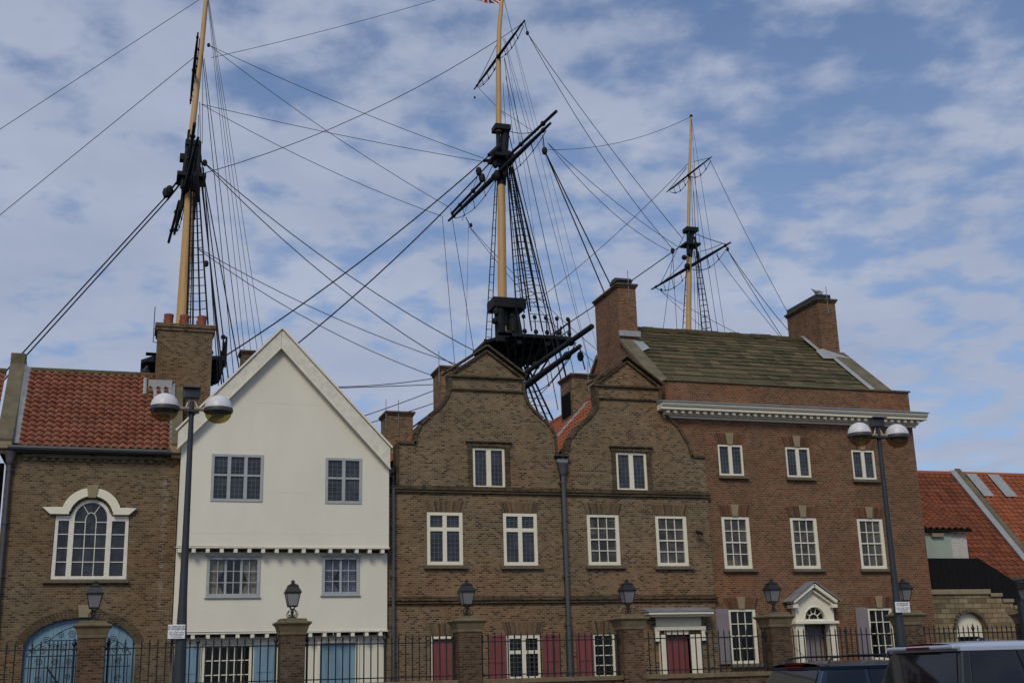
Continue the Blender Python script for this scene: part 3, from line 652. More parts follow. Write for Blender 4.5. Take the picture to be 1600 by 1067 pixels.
for i in range(6):
    x = 7.35+i*.11; z = 9.42-(8.93-x)*1.0; fl.box(x, x+.12, 36.42, 36.49, z+.02, z+.2)
link('lead_flashing', fl, 'lead_pale', hA)
for x, y, z in ((8.35, 32.95, 10.3), (7.5, 36.45, 9.6), (7.9, 36.45, 9.6), (13.0, 32.93, 10.2)):
    link('lightning_rod', MB().tube([(x, y, z-.5), (x, y, z+.42)], .012, 5), 'lead', hA if x < 10 else hB)

# ================================================================== RED BRICK TOWN HOUSE
GY = 30.06
hG = root('town_house', (18.2, 30.06, 0), 'three storey red brick town house with cream cornice and mossy stone roof', 'house')
G_top = [(15.69, 16.47, 6.76, 7.65), (17.84, 18.63, 6.76, 7.64), (20.02, 20.80, 6.75, 7.62)]
G_mid = [(15.64, 16.51, 4.18, 5.62), (17.79, 18.66, 4.18, 5.62), (19.97, 20.84, 4.18, 5.62)]
G_low = [(15.64, 16.48, 1.66, 3.10), (20.01, 20.83, 1.66, 3.09)]
link('wall', plate([(15.2, 0), (22.22, 0), (22.22, 8.42), (14.2, 8.42), (14.2, 7.1), (15.2, 7.1)], [rect(*w) for w in G_top+G_mid+G_low]+[rect(17.8, 18.6, 0, 2.68)], GY, .3)
     .box(14.2, 14.5, 30.365, 37.3, 0, 9.3).box(21.92, 22.22, 30.365, 37.3, 0, 9.3).box(14.2, 22.22, 37.31, 37.6, 0, 9.3), 'brick_red', hG)
link('gable_wall', MB().prism_x([(30.42, 9.31), (32.9, 11.35), (33.86, 12.0), (34.9, 11.3), (37.3, 9.31)], 14.13, 14.45), 'brick_red', hG)
link('gable_wall', MB().prism_x([(30.42, 9.31), (33.86, 12.0), (37.3, 9.31)], 21.46, 21.9), 'brick_red', hG)
link('parapet', MB().box(14.26, 22.22, GY, 30.4, 8.75, 9.42).box(14.2, 14.26, GY+.03, 30.4, 8.75, 9.4), 'brick_red', hG)
link('parapet_coping', MB().box(14.2, 22.27, 30.01, 30.44, 9.425, 9.475), 'stone_cope', hG, bevel=.008)
co = MB()
co.prism_x([(30.06, 8.70), (29.60, 8.70), (29.60, 8.665), (29.63, 8.62), (29.68, 8.585), (29.68, 8.52), (30.06, 8.52)], 13.86, 22.50)
co.box(14.05, 22.30, 29.98, 30.055, 8.34, 8.40).box(14.02, 22.34, 29.90, 30.055, 8.405, 8.515)
cn = link('cornice', co, 'paint_white', hG, bevel=.008)
n = 37
for i in range(n): x = 14.08+i*(8.15/(n-1)); link('modillion', MB().box(x-.05, x+.05, 29.74, 29.90, 8.435, 8.512), 'paint_white', cn, bevel=.008)
link('cornice_lead', MB().prism_x([(29.57, 8.705), (29.57, 8.725), (30.055, 8.86), (30.055, 8.705)], 13.84, 22.53), 'lead', cn)
rG = stone_slates('roof', hG, (14.45, 30.5, 9.42), (6.92, 0, 0), (0, 3.36, 2.62), 15, 'slate_stone')
link('roof_back', MB().prism_x([(33.86, 12.03), (37.4, 9.3), (37.4, 9.2), (33.86, 11.9)], 14.45, 21.4), 'stone_cope', rG)
link('roof_deck', MB().prism_x([(30.5, 9.40), (33.86, 12.02), (33.86, 11.9), (30.5, 9.28)], 14.45, 21.4), 'dark', rG)
rc = MB()
for i in range(18): x = 14.5+i*.385; rc.box(x, x+.375, 33.74, 34.0, 12.0+random.uniform(-.01, .01), 12.13+random.uniform(-.012, .012))
link('ridge', rc, 'ridge', rG, bevel=.01)
for a, b in ((14.06, 14.5), (21.45, 22.0)):
    link('verge_coping', MB().prism_x([(34.86, 11.28), (34.86, 11.42), (37.4, 9.5), (37.4, 9.4)], a, b), 'stone_cope', hG)
    cp = MB().prism_x([(30.42, 9.40), (30.42, 9.52), (32.86, 11.42), (32.86, 11.28)], a, b)
    link('verge_coping', cp, 'stone_cope', hG, bevel=.012)
link('lead_flashing', MB().add([(21.32, 30.5, 9.5), (21.45, 30.5, 9.56), (21.45, 32.5, 11.12), (21.32, 32.5, 11.08)], [(0, 1, 2, 3)]), 'lead_pale', hG)
link('lead_flashing', MB().add([(21.04, 32.8, 11.36), (21.195, 32.8, 11.36), (21.195, 33.86, 12.2), (21.04, 33.86, 12.18)], [(0, 1, 2, 3)]).box(21.185, 21.199, 32.86, 33.9, 11.3, 11.5), 'lead_pale', hG)
link('lead_flashing', MB()     .box(14.05, 14.76, 32.8, 32.86, 11.50, 11.68).add([(14.5, 32.2, 10.86), (14.85, 32.4, 11.04), (14.85, 32.85, 11.36), (14.5, 32.85, 11.40)], [(0, 1, 2, 3)])
     .add([(20.95, 32.45, 11.05), (22.0, 32.45, 11.1), (21.2, 32.86, 11.5), (20.95, 32.86, 11.42)], [(0, 1, 2, 3)]), 'lead_pale', hG)
for a, b in ((14.10, 14.70), (21.20, 21.86)):
    cg = chimney(hG, a, b, 32.88, 34.84, 9.4, 13.22, 'brick_red', 'brick_dark', .06)
    link('cowl_slab', MB().box(a+.02, b-.1, 32.95, 34.85, 13.25, 13.40) if a > 20 else MB().box(a+.08, b-.06, 33.0, 33.6, 13.22, 13.36).prism_x([(32.95, 13.36), (33.65, 13.36), (33.45, 13.5), (33.15, 13.5)], a+.04, b-.03), 'iron', cg)
    link('lightning_rod', MB().tube([(a+.35, 32.84, 12.7), (a+.35, 32.84, 13.65)], .012, 5), 'lead', cg)
for q in G_top:
    casement(hG, *q[:2], *q[2:], GY-.02, 2, (1,), border=.06, mull=.11)
for q in G_mid+G_low[:1]+G_low[1:]:
    sash(hG, *q[:2], *q[2:], GY-.01, border=.10 if q in G_mid else .085, gl='glass_mid' if q in G_mid else 'glass_black')
for q in G_top+G_mid+G_low:
    x0, x1, z0, z1 = q
    sill(hG, x0-.06, x1+.1, z0-.005, GY, .085, .10)
    flat_arch(hG, x0-.02, x1+.02, z1+.01, .29, GY, 'voussoir_red', key=True)
for a, b, z0, z1 in ((15.24, 15.62, 1.66, 3.10), (19.59, 19.98, 1.68, 3.10), (20.86, 21.2, 1.68, 3.1)):
    link('shutter', MB().box(a, b, 29.99, 30.03, z0, z1).box(a+.06, b-.06, 29.98, 29.99, z0+.08, z0+.6).box(a+.06, b-.06, 29.98, 29.99, z0+.68, z1-.08), 'paint_mauve', hG, bevel=.005)
# pedimented doorway
DX = 18.18
dg = MB().box(DX-.64, DX-.38, 29.80, 30.055, 0, 2.66).box(DX+.42, DX+.62, 29.80, 30.055, 0, 2.66)
dg.box(DX-.62, DX-.58, 29.785, 29.80, 0, 2.6).box(DX-.44, DX-.40, 29.785, 29.80, 0, 2.6)
dg.box(DX-.70, DX+.68, 29.72, 30.055, 2.665, 2.74)
dsG = link('door_surround', dg, 'paint_white', hG, bevel=.012)
link('tympanum', plate([(DX-.60, 2.745), (DX+.60, 2.745), (DX+.60, 3.28), (DX, 3.68), (DX-.60, 3.28)], [[(DX+.31, 2.80)]+arc(DX, 2.80, .31, 0, 180, 14)[1:-1]+[(DX-.31, 2.80)]], 29.84, .2), 'paint_white', dsG)
link('fanlight', MB().prism_y(arc(DX, 2.79, .32, 0, 180, 14), 29.95, 29.97), 'glass_black', dsG)
fb = MB().tube([(x, 29.92, z) for x, z in arc(DX, 2.80, .14, 0, 180, 10)], .016, 5)
for t in (36, 72, 108, 144): fb.tube([(DX+.14*math.cos(R(t)), 29.92, 2.80+.14*math.sin(R(t))), (DX+.31*math.cos(R(t)), 29.92, 2.80+.31*math.sin(R(t)))], .013, 5)
fb.tube([(x, 29.83, z) for x, z in arc(DX, 2.80, .33, 0, 180, 16)], .020, 6)
fb.box(DX-.31, DX+.31, 29.90, 29.94, 2.775, 2.80)
link('fanlight_bars', fb, 'paint_white', dsG)
PX_ = 18.13
pd = MB().strip([(PX_-.72, 3.28), (PX_, 3.76)], -.09, 29.64, 30.055).strip([(PX_, 3.76), (PX_+.72, 3.28)], -.09, 29.64, 30.055)
pd.strip([(PX_-.60, 3.20), (PX_, 3.60)], -.05, 29.74, 29.84).strip([(PX_, 3.60), (PX_+.62, 3.20)], -.05, 29.74, 29.84)
pd.box(PX_-.68, PX_-.52, 29.68, 30.055, 3.09, 3.19).box(PX_+.54, PX_+.70, 29.68, 30.055, 3.09, 3.19)
link('pediment', pd, 'paint_white', dsG, bevel=.01)
link('pediment_lead', MB().strip([(PX_-.79, 3.25), (PX_, 3.79)], .03, 29.60, 30.055).strip([(PX_, 3.79), (PX_+.79, 3.25)], .03, 29.60, 30.055), 'lead', dsG)
link('door', MB().box(17.78, 18.62, 30.22, 30.27, 0, 2.68).box(17.88, 18.16, 30.20, 30.22, 1.4, 2.5).box(18.24, 18.52, 30.20, 30.22, 1.4, 2.5), 'paint_mauve', hG, bevel=.006)

# ================================================================== COTTAGE RANGE ON THE RIGHT
hR = root('tiled_cottage', (27, 33.5, 0), 'low house with broad orange pantile roof and white dormer right of the town house', 'house')
k = (8.12-4.10)/(36.8-33.2)
pantiles('roof', hR, (23.2, 33.2, 4.12), (5.45, 0, 0), (0, 3.6, 4.02), .235, .21, 'tile_mid', sub=6)
link('ridge', MB().tube([(23.2, 36.85, 8.2), (28.9, 36.85, 8.2)], .11, 8), 'tile_new', hR, smooth=True)
link('roof_back', MB().prism_x([(36.85, 8.1), (40.6, 4.1), (40.6, 4.0), (36.85, 8.0)], 23.2, 28.9), 'tile_new', hR)
link('wall', MB().box(23.2, 28.8, 33.4, 33.7, 0, 4.05).box(23.2, 28.8, 40.2, 40.4, 0, 4.05).prism_x([(33.71, 0), (33.71, 4.1), (36.85, 7.9), (40.1, 4.1), (40.1, 0)], 28.55, 28.79), 'white_brick', hR)
link('gutter', MB().tube([(26.7, 33.12, 4.1), (28.7, 33.12, 4.1)], .06, 8), 'gutter', hR, smooth=True)
link('verge_coping', MB().prism_x([(33.1, 4.05), (33.1, 4.25), (36.85, 8.42), (40.6, 4.25), (40.6, 4.05), (36.85, 8.2)], 28.88, 29.1), 'stone_cope', hR)
link('lead_flashing', MB().prism_x([(33.1, 4.14), (33.1, 4.20), (36.82, 8.34), (36.82, 8.28)], 28.62, 28.88), 'lead_pale', hR)
drm = link('dormer', MB().box(24.2, 26.36, 33.5, 35.0, 4.4, 5.66), 'white_brick', hR)
link('panel', MB().box(24.2, 25.72, 33.46, 33.5, 4.5, 5.60), 'green_pale', drm)
link('dormer_roof', MB().prism_x([(33.32, 5.66), (33.32, 5.74), (35.2, 6.55), (35.2, 6.4)], 24.1, 26.48), 'black_board', drm)
pantiles('dormer_tiles', drm, (24.1, 33.32, 5.75), (2.38, 0, 0), (0, 2.4, 1.5), .235, .2, 'tile_mid', sub=4)
link('vent', MB().box(24.95, 25.4, 33.36, 33.46, 5.50, 5.62), 'stone_pale', drm)
hR2 = root('neighbour_cottage', (32, 33.5, 0), 'orange tiled cottage at the far right edge with pale lead strips near its ridge', 'house')
pantiles('roof', hR2, (29.12, 33.2, 4.12), (6.9, 0, 0), (0, 3.6, 4.02), .235, .21, 'tile_new', sub=5)
link('ridge', MB().tube([(29.1, 36.85, 8.2), (36, 36.85, 8.2)], .11, 8), 'tile_new', hR2, smooth=True)
link('wall', MB().box(29.12, 36, 33.4, 33.7, 0, 4.05).box(29.12, 36, 40.2, 40.4, 0, 4.05).box(35.8, 36, 33.7, 40.2, 0, 4.05), 'white_brick', hR2)
link('roof_back', MB().prism_x([(36.85, 8.1), (40.6, 4.1), (40.6, 4.0), (36.85, 8.0)], 29.12, 36), 'tile_new', hR2)
for x, w in ((29.25, .45), (30.2, .5), (32.0, .5)):
    f = lambda y: 4.12+(y-33.2)*4.02/3.6+.14
    ls = MB().add([(x, 35.9, f(35.9)), (x+w, 35.9, f(35.9)), (x+w, 36.75, f(36.75)), (x, 36.75, f(36.75))], [(0, 1, 2, 3)])
    link('lead_strip', ls, 'lead_pale', hR2)
# tarred stair screen and stone wall with arched opening
bs = root('stair_screen', (26, 32.4, 0), 'black tarred board screen above the sandstone wall under the dormer', 'screen')
link('boards', MB().prism_y([(23.9, 3.5), (23.9, 4.72), (25.9, 4.72), (27.0, 4.1), (27.9, 3.45), (28.6, 2.6), (28.6, 1.4), (23.9, 1.4)], 32.45, 32.6), 'black_board', bs)
vbm = MB()
for i in range(22): x = 23.95+i*.2; zt = 4.70 if x < 25.88 else max(1.5, 4.72-(x-25.9)*.6-.05); vbm.box(x, x+.008, 32.44, 32.45, 1.5, zt)
link('board_joints', vbm, 'dark', bs)
sw = root('stone_wall', (25.3, 32, 0), 'sandstone block wall stepping down at its end with white arched doorway', 'wall')
ah = [(24.40, 0), (25.44, 0), (25.44, 2.55)]+arc(24.92, 2.55, .52, 0, 180, 14, .47)[1:-1]+[(24.40, 2.55)]
link('masonry', plate([(23.5, 0), (28.5, 0), (28.5, 2.9), (27.0, 2.9), (27.0, 3.1), (26.6, 3.1), (26.6, 3.3), (26.2, 3.3), (26.2, 3.48), (25.75, 3.48), (25.75, 3.56), (23.5, 3.56)], [ah], 32.0, .35), 'rubble', sw)
link('coping', MB().box(23.4, 25.8, 31.94, 32.37, 3.565, 3.72).box(25.8, 26.24, 31.95, 32.36, 3.485, 3.6).box(26.24, 26.64, 31.95, 32.36, 3.305, 3.42).box(26.64, 27.04, 31.95, 32.36, 3.105, 3.22).box(27.04, 28.5, 31.95, 32.36, 2.905, 3.02), 'stone_pale', sw, bevel=.02)
am = MB().strip(arc(24.92, 2.55, .53, 0, 180, 14, .48), -.09, 31.93, 32.0)
link('arch_moulding', am, 'stone_sill', sw)
dW = link('arched_door', plate([(24.41, 0), (25.43, 0), (25.43, 2.55)]+arc(24.92, 2.55, .51, 0, 180, 14, .46)[1:-1]+[(24.41, 2.55)], [rect(24.50, 25.32, 0, 2.30)], 32.12, .06), 'paint_white', sw)
link('opening', MB().box(24.42, 25.42, 32.22, 32.24, 0, 2.32), 'dark', dW)  # near-black sheet paints the shade inside the doorway
# ================================================================== GARDEN WALL, PIERS, RAILINGS, LANTERNS
PY_ = 26.5
piers = [-.61, 3.42, 7.30, 11.20, 15.02, 18.76, 22.50]
LP = ['in front of the blue arched doorway', 'in front of the white house', 'before the crimson door', 'left of the canopied crimson door', 'left of the pedimented doorway', 'beside the right-hand lamp post', 'at the right edge before the sandstone wall']
def pier_mb():
    m = MB().box(-.255, .255, -.255, .255, 0, 2.46); return m
p0 = root('gate_pier', (piers[0], PY_, 0), 'brick pier with moulded stone cap '+LP[0], 'pier', 'brick piers along the railings')
def local(root_, name, mb, mat, **kw):
    o = world_of(root_); mb.v = [(v[0]+o.x, v[1]+o.y, v[2]+o.z) for v in mb.v]; return link(name, mb, mat, root_, **kw)
local(p0, 'shaft', pier_mb(), 'brick_pier')
local(p0, 'cap', MB().lathe(0, 0, [(.26, 2.461), (.28, 2.48), (.285, 2.54), (.30, 2.58), (.325, 2.66), (.365, 2.70), (.375, 2.705), (.375, 2.74), (.28, 2.765), (.28, 2.81), (.05, 2.83)], square=True), 'stone_cap', bevel=.006)
l0 = root('pier_lantern', (piers[0], PY_, 2.83), 'black lantern with frosted panes on the pier '+LP[0], 'lantern', 'black lanterns on the brick piers')
fr = MB()
for sx in (-1, 1):
    for sy in (-1, 1): fr.tube([(sx*.095, sy*.095, .25), (sx*.15, sy*.15, .53)], .010, 5)
fr.lathe(0, 0, [(.10, .235), (.105, .262)], square=True).lathe(0, 0, [(.168, .52), (.172, .545)], square=True)
local(l0, 'frame', fr, 'iron')
gp = MB()
gp.add([(x*s, y*s, z) for s, z in ((.092, .262), (.145, .52)) for x, y in ((-1, -1), (1, -1), (1, 1), (-1, 1))], [(0, 1, 5, 4), (1, 2, 6, 5), (2, 3, 7, 6), (3, 0, 4, 7)])
local(l0, 'glass', gp, 'frost')
local(l0, 'roof', MB().lathe(0, 0, [(.175, .545), (.165, .56), (.11, .66), (.115, .68), (.09, .70), (.045, .725), (.04, .74)], square=True).lathe(0, 0, [(.03, .735), (.025, .75), (.055, .765), (.05, .775), (.015, .79), (.012, .81)], 10), 'iron')
br = MB().tube([(0, 0, 0), (0, 0, .20)], .028, 8).lathe(0, 0, [(.07, 0), (.065, .015), (.03, .03)], 10).lathe(0, 0, [(.03, .10), (.042, .12), (.03, .14)], 10)
for q in range(4):
    a = math.pi/4+q*math.pi/2; c_, s_ = math.cos(a), math.sin(a)
    pts = [(c_*r_, s_*r_, z) for r_, z in ((.085, .24), (.045, .19), (.10, .15), (.145, .10), (.15, .05), (.12, .01), (.075, .015), (.06, .05), (.08, .075), (.10, .06))]
    br.tube(pts, .009, 5)
    br.tube([(0, 0, .17), (c_*.09, s_*.09, .24)], .009, 5)
local(l0, 'bracket', br, 'iron')
for i, x in enumerate(piers[1:], 1):
    p = copy_tree(p0); p.location = (x, PY_, 0); p['label'] = 'brick pier with moulded stone cap '+LP[i]
    l = copy_tree(l0); l.location = (x, PY_, 2.83); l['label'] = 'black lantern with frosted panes on the pier '+LP[i]
gw = root('garden_wall', (8, PY_, 0), 'low brown brick garden wall with stone coping carrying the railings', 'wall')
wm = MB(); cm = MB(); xs = [-4.6]+piers+[26.3]
for a, b in zip(xs[:-1], xs[1:]):
    wm.box(a+.26, b-.26, 26.36, 26.64, 0, 1.355); cm.box(a+.262, b-.262, 26.31, 26.69, 1.36, 1.46)
link('brickwork', wm, 'brick_pier', gw); link('coping', cm, 'stone_cap', gw, bevel=.012)
def bar_mb(x, heavy=False):
    m = MB(); r = .025 if heavy else .015; t = 2.38 if heavy else 2.36
    m.tube([(x, PY_, 1.45), (x, PY_, t)], r, 6, caps=False)
    if heavy: m.lathe(x, PY_, [(.012, 2.30), (.03, 2.33), (.045, 2.365), (.04, 2.40), (.018, 2.43), (.022, 2.445), (.004, 2.49)], 8)
    else: m.lathe(x, PY_, [(.010, 2.33), (.022, 2.355), (.018, 2.385), (.010, 2.40), (.014, 2.41), (.003, 2.455)], 6)
    return m
RL = ['at the far left edge', 'in front of the blue arched doorway and lamp post', 'before the blue door of the white house', 'before the crimson shutters', 'before the canopied crimson door', 'before the pedimented doorway', 'in front of the sandstone wall']
for i, (a, b) in enumerate(zip(xs[:-1], xs[1:])):
    if i == len(xs)-2: break
    rt_ = root('iron_railing', ((a+b)/2, PY_, 1.48), 'black iron railing with spear finials '+RL[i], 'railing', 'iron railings between the piers')
    link('rail', MB().box(a+.26, b-.26, PY_-.018, PY_+.018, 2.255, 2.28), 'iron', rt_); link('rail', MB().box(a+.26, b-.26, PY_-.018, PY_+.018, 1.535, 1.56), 'iron', rt_)
    link('bracket', MB().box(a+.255, a+.36, PY_-.03, PY_+.03, 2.235, 2.30).box(b-.36, b-.255, PY_-.03, PY_+.03, 2.235, 2.30), 'iron', rt_)
    x = a+.33; n = 21; st = (b-a-.66)/n
    for j in range(n+1): link('bar', bar_mb(x+j*st, j in (0, 11, n)), 'iron', rt_, smooth=True)
# wrought iron gate in the left arch
ig = root('iron_gate', (-.93, 29.8, 0), 'tall wrought iron double gate with scrollwork before the blue arched doorway', 'gate')
gm = MB(); gy = 29.6
for leaf in (0, 1):
    sx = 1 if leaf else -1; cx = -.935
    g = MB()
    for j in range(7): x = cx+sx*(.06+j*.165); g.tube([(x, gy, .2), (x, gy, 2.22+(.0 if j > 3 else .32))], .011, 5)
    g.box(min(cx, cx+sx*1.12), max(cx, cx+sx*1.12), gy-.012, gy+.012, 2.20, 2.225).box(min(cx, cx+sx*.62), max(cx, cx+sx*.62), gy-.012, gy+.012, 2.54, 2.56)
    g.box(min(cx, cx+sx*1.12), max(cx, cx+sx*1.12), gy-.012, gy+.012, 1.95, 1.97)
    link('gate_leaf', g, 'iron', ig)
    s_ = MB()
    for (px_, pz, rr_) in ((.14, 2.40, .10), (.36, 2.38, .10), (.55, 2.40, .08), (.78, 2.34, .10), (.98, 2.32, .08), (.18, 2.67, .09), (.42, 2.66, .08), (.70, 2.55, .09), (.22, 1.75, .07), (.50, 1.6, .08), (.84, 1.7, .08), (.22, 2.08, .08), (.50, 2.08, .08), (.84, 2.08, .08)):
        pts = [(cx+sx*px_+rr_*(1-t/26)*math.cos(t*.5)*sx, gy, pz+rr_*(1-t/26)*math.sin(t*.5)) for t in range(24)]
        s_.tube(pts, .008, 4, caps=False)
    pts = [(cx+sx*(.62+.5*t/8), gy, 2.55-.33*(t/8)**2) for t in range(9)]; s_.tube(pts, .009, 4)
    pts = [(cx+sx*(.02+.62*t/8), gy, 2.86-.3*(t/8)**2) for t in range(9)]; s_.tube(pts, .009, 4)
    link('scrollwork', s_, 'iron', ig)
link('stay_bar', MB().tube([(-1.5, 27.6, 1.95), (-1.02, 27.6, 1.3), (-1.02, 27.6, 0)], .02, 6), 'iron', ig)

# ================================================================== STREET LAMPS + SIGN PLATES
def street_lamp(x, y, top, lab):
    r_ = root('street_lamp', (x, y, 0), lab, 'street lamp', 'twin globe street lamps')
    link('pole', MB().tube([(x, y, 0), (x, y, 1.5), (x, y, 2.3), (x, y, 2.9), (x, y, 3.9), (x, y, top)], [.115, .108, .092, .072, .060, .044], 14).tube([(x, y, top-.02), (x, y, top+.16)], .035, 8).box(x-.13, x+.13, y-.09, y+.09, top-.04, top+.0), 'lamp_pole', r_, smooth=True)
    for s in (-1, 1):
        cx = x+s*.46; cz = top+.03
        a = link('lamp_arm', MB().tube([(x+s*.04, y, cz), (cx-s*.2, y, cz-.01)], .035, 8), 'stone_pale', r_, smooth=True)
        hd = link('shade', MB().lathe(cx, y, [(.245*math.cos(R(t)), cz+.02+.24*math.sin(R(t))) for t in (0, 12, 25, 38, 51, 64, 77, 88)], 24), 'dome', r_, smooth=True)
        link('rim', MB().lathe(cx, y, [(.25, cz+.022), (.26, cz-.0), (.255, cz-.05), (.235, cz-.055)], 24), 'rim', hd, smooth=True)
        link('bowl', MB().lathe(cx, y, [(.235*math.cos(R(t)), cz-.06-.19*math.sin(R(t))) for t in (0, 15, 30, 45, 60, 75, 88)][::-1], 24), 'amber', hd, smooth=True)
        link('lamp', MB().tube([(cx-.1, y, cz-.1), (cx+.1, y, cz-.1)], .035, 8), 'dome', hd, smooth=True)
    f = link('floodlight', MB().box(x-.15, x+.13, y-.08, y+.10, top+.20, top+.38), 'rim', r_, bevel=.015)
    link('lens', MB().box(x-.13, x+.11, y-.09, y-.08, top+.22, top+.33), 'glass_dark', f)
    link('hood', MB().box(x-.17, x+.15, y-.16, y+.04, top+.385, top+.405), 'pipe_grey', f)
    link('bracket', MB().tube([(x-.1, y, top+.05), (x-.05, y, top+.2)], .012, 5).tube([(x+.1, y, top+.05), (x+.03, y, top+.2)], .012, 5), 'dome', f)
    return r_
street_lamp(.925, 21.5, 6.20, 'dark pole with two half white globes in front of the white house')
street_lamp(15.03, 21.5, 6.19, 'dark pole with two half white globes in front of the red town house')
def sign_plate(x0, x1, z0, z1, y, lab):
    s = root('sign_plate', ((x0+x1)/2, y, z0), lab, 'sign')
    link('plate', MB().box(x0, x1, y-.006, y+.006, z0, z1), 'sign_white', s, bevel=.003)
    w = x1-x0; h = z1-z0
    for i, t in enumerate(('ALL VEHICLES LEFT', 'AT OWNERS RISK')):
        cu = bpy.data.curves.new('lettering_text', 'FONT'); cu.body = t; cu.align_x = 'CENTER'; cu.size = h*.155; cu.extrude = .0005; cu.offset = .0007
        tmp = bpy.data.objects.new('lettering_text', cu); COL.objects.link(tmp); bpy.context.view_layer.update(); me = bpy.data.meshes.new_from_object(tmp); bpy.data.objects.remove(tmp); me.materials.clear(); me.materials.append(M['sign_ink']); o = bpy.data.objects.new('lettering', me); COL.objects.link(o); o.parent = s
        o.location = (0, -.008, h*(.80-.165*i)); o.rotation_euler = (R(90), 0, 0)
    m = MB()
    for t in (.44, .56): m.ball((x0+w*t, y-.008, z0+h*.54), h*.03, n=6)
    for row, segs in ((.41, ((.08, .32), (.4, .56), (.64, .92))), (.30, ((.1, .24), (.3, .58), (.64, .92))), (.19, ((.18, .28), (.36, .85))), (.08, ((.3, .42), (.5, .62), (.68, .82)))):
        for a, b in segs:
            q = a
            while q < b: m.box(x0+w*q, x0+w*(q+.025), y-.0085, y-.0065, z0+h*row, z0+h*(row+.045)); q += .038
    link('small_print', m, 'sign_ink', s)
sign_plate(.70, .98, 2.27, 2.50, 21.38, 'white parking notice fixed to the left street lamp pole')
sign_plate(14.90, 15.24, 2.55, 2.76, 21.38, 'white parking notice fixed to the right street lamp pole')
po = link('steel_post', MB().box(21.9, 22.04, 26.05, 26.19, 0, 3.05).box(21.88, 22.06, 26.03, 26.21, 3.05, 3.07), 'lamp_pole'); tag(po, 'plain grey steel post in front of the sandstone wall', 'post')
cam_r = root('security_camera', (14.80, 29.9, 5.15), 'small dark camera on brick wall right of the upper sash windows', 'camera')
link('housing', MB().tube([(14.72, 29.80, 5.16), (14.92, 29.84, 5.11)], .045, 10), 'iron', cam_r, smooth=True); link('bracket', MB().tube([(14.84, 29.85, 5.14), (14.84, 30.0, 5.14)], .02, 6), 'iron', cam_r)

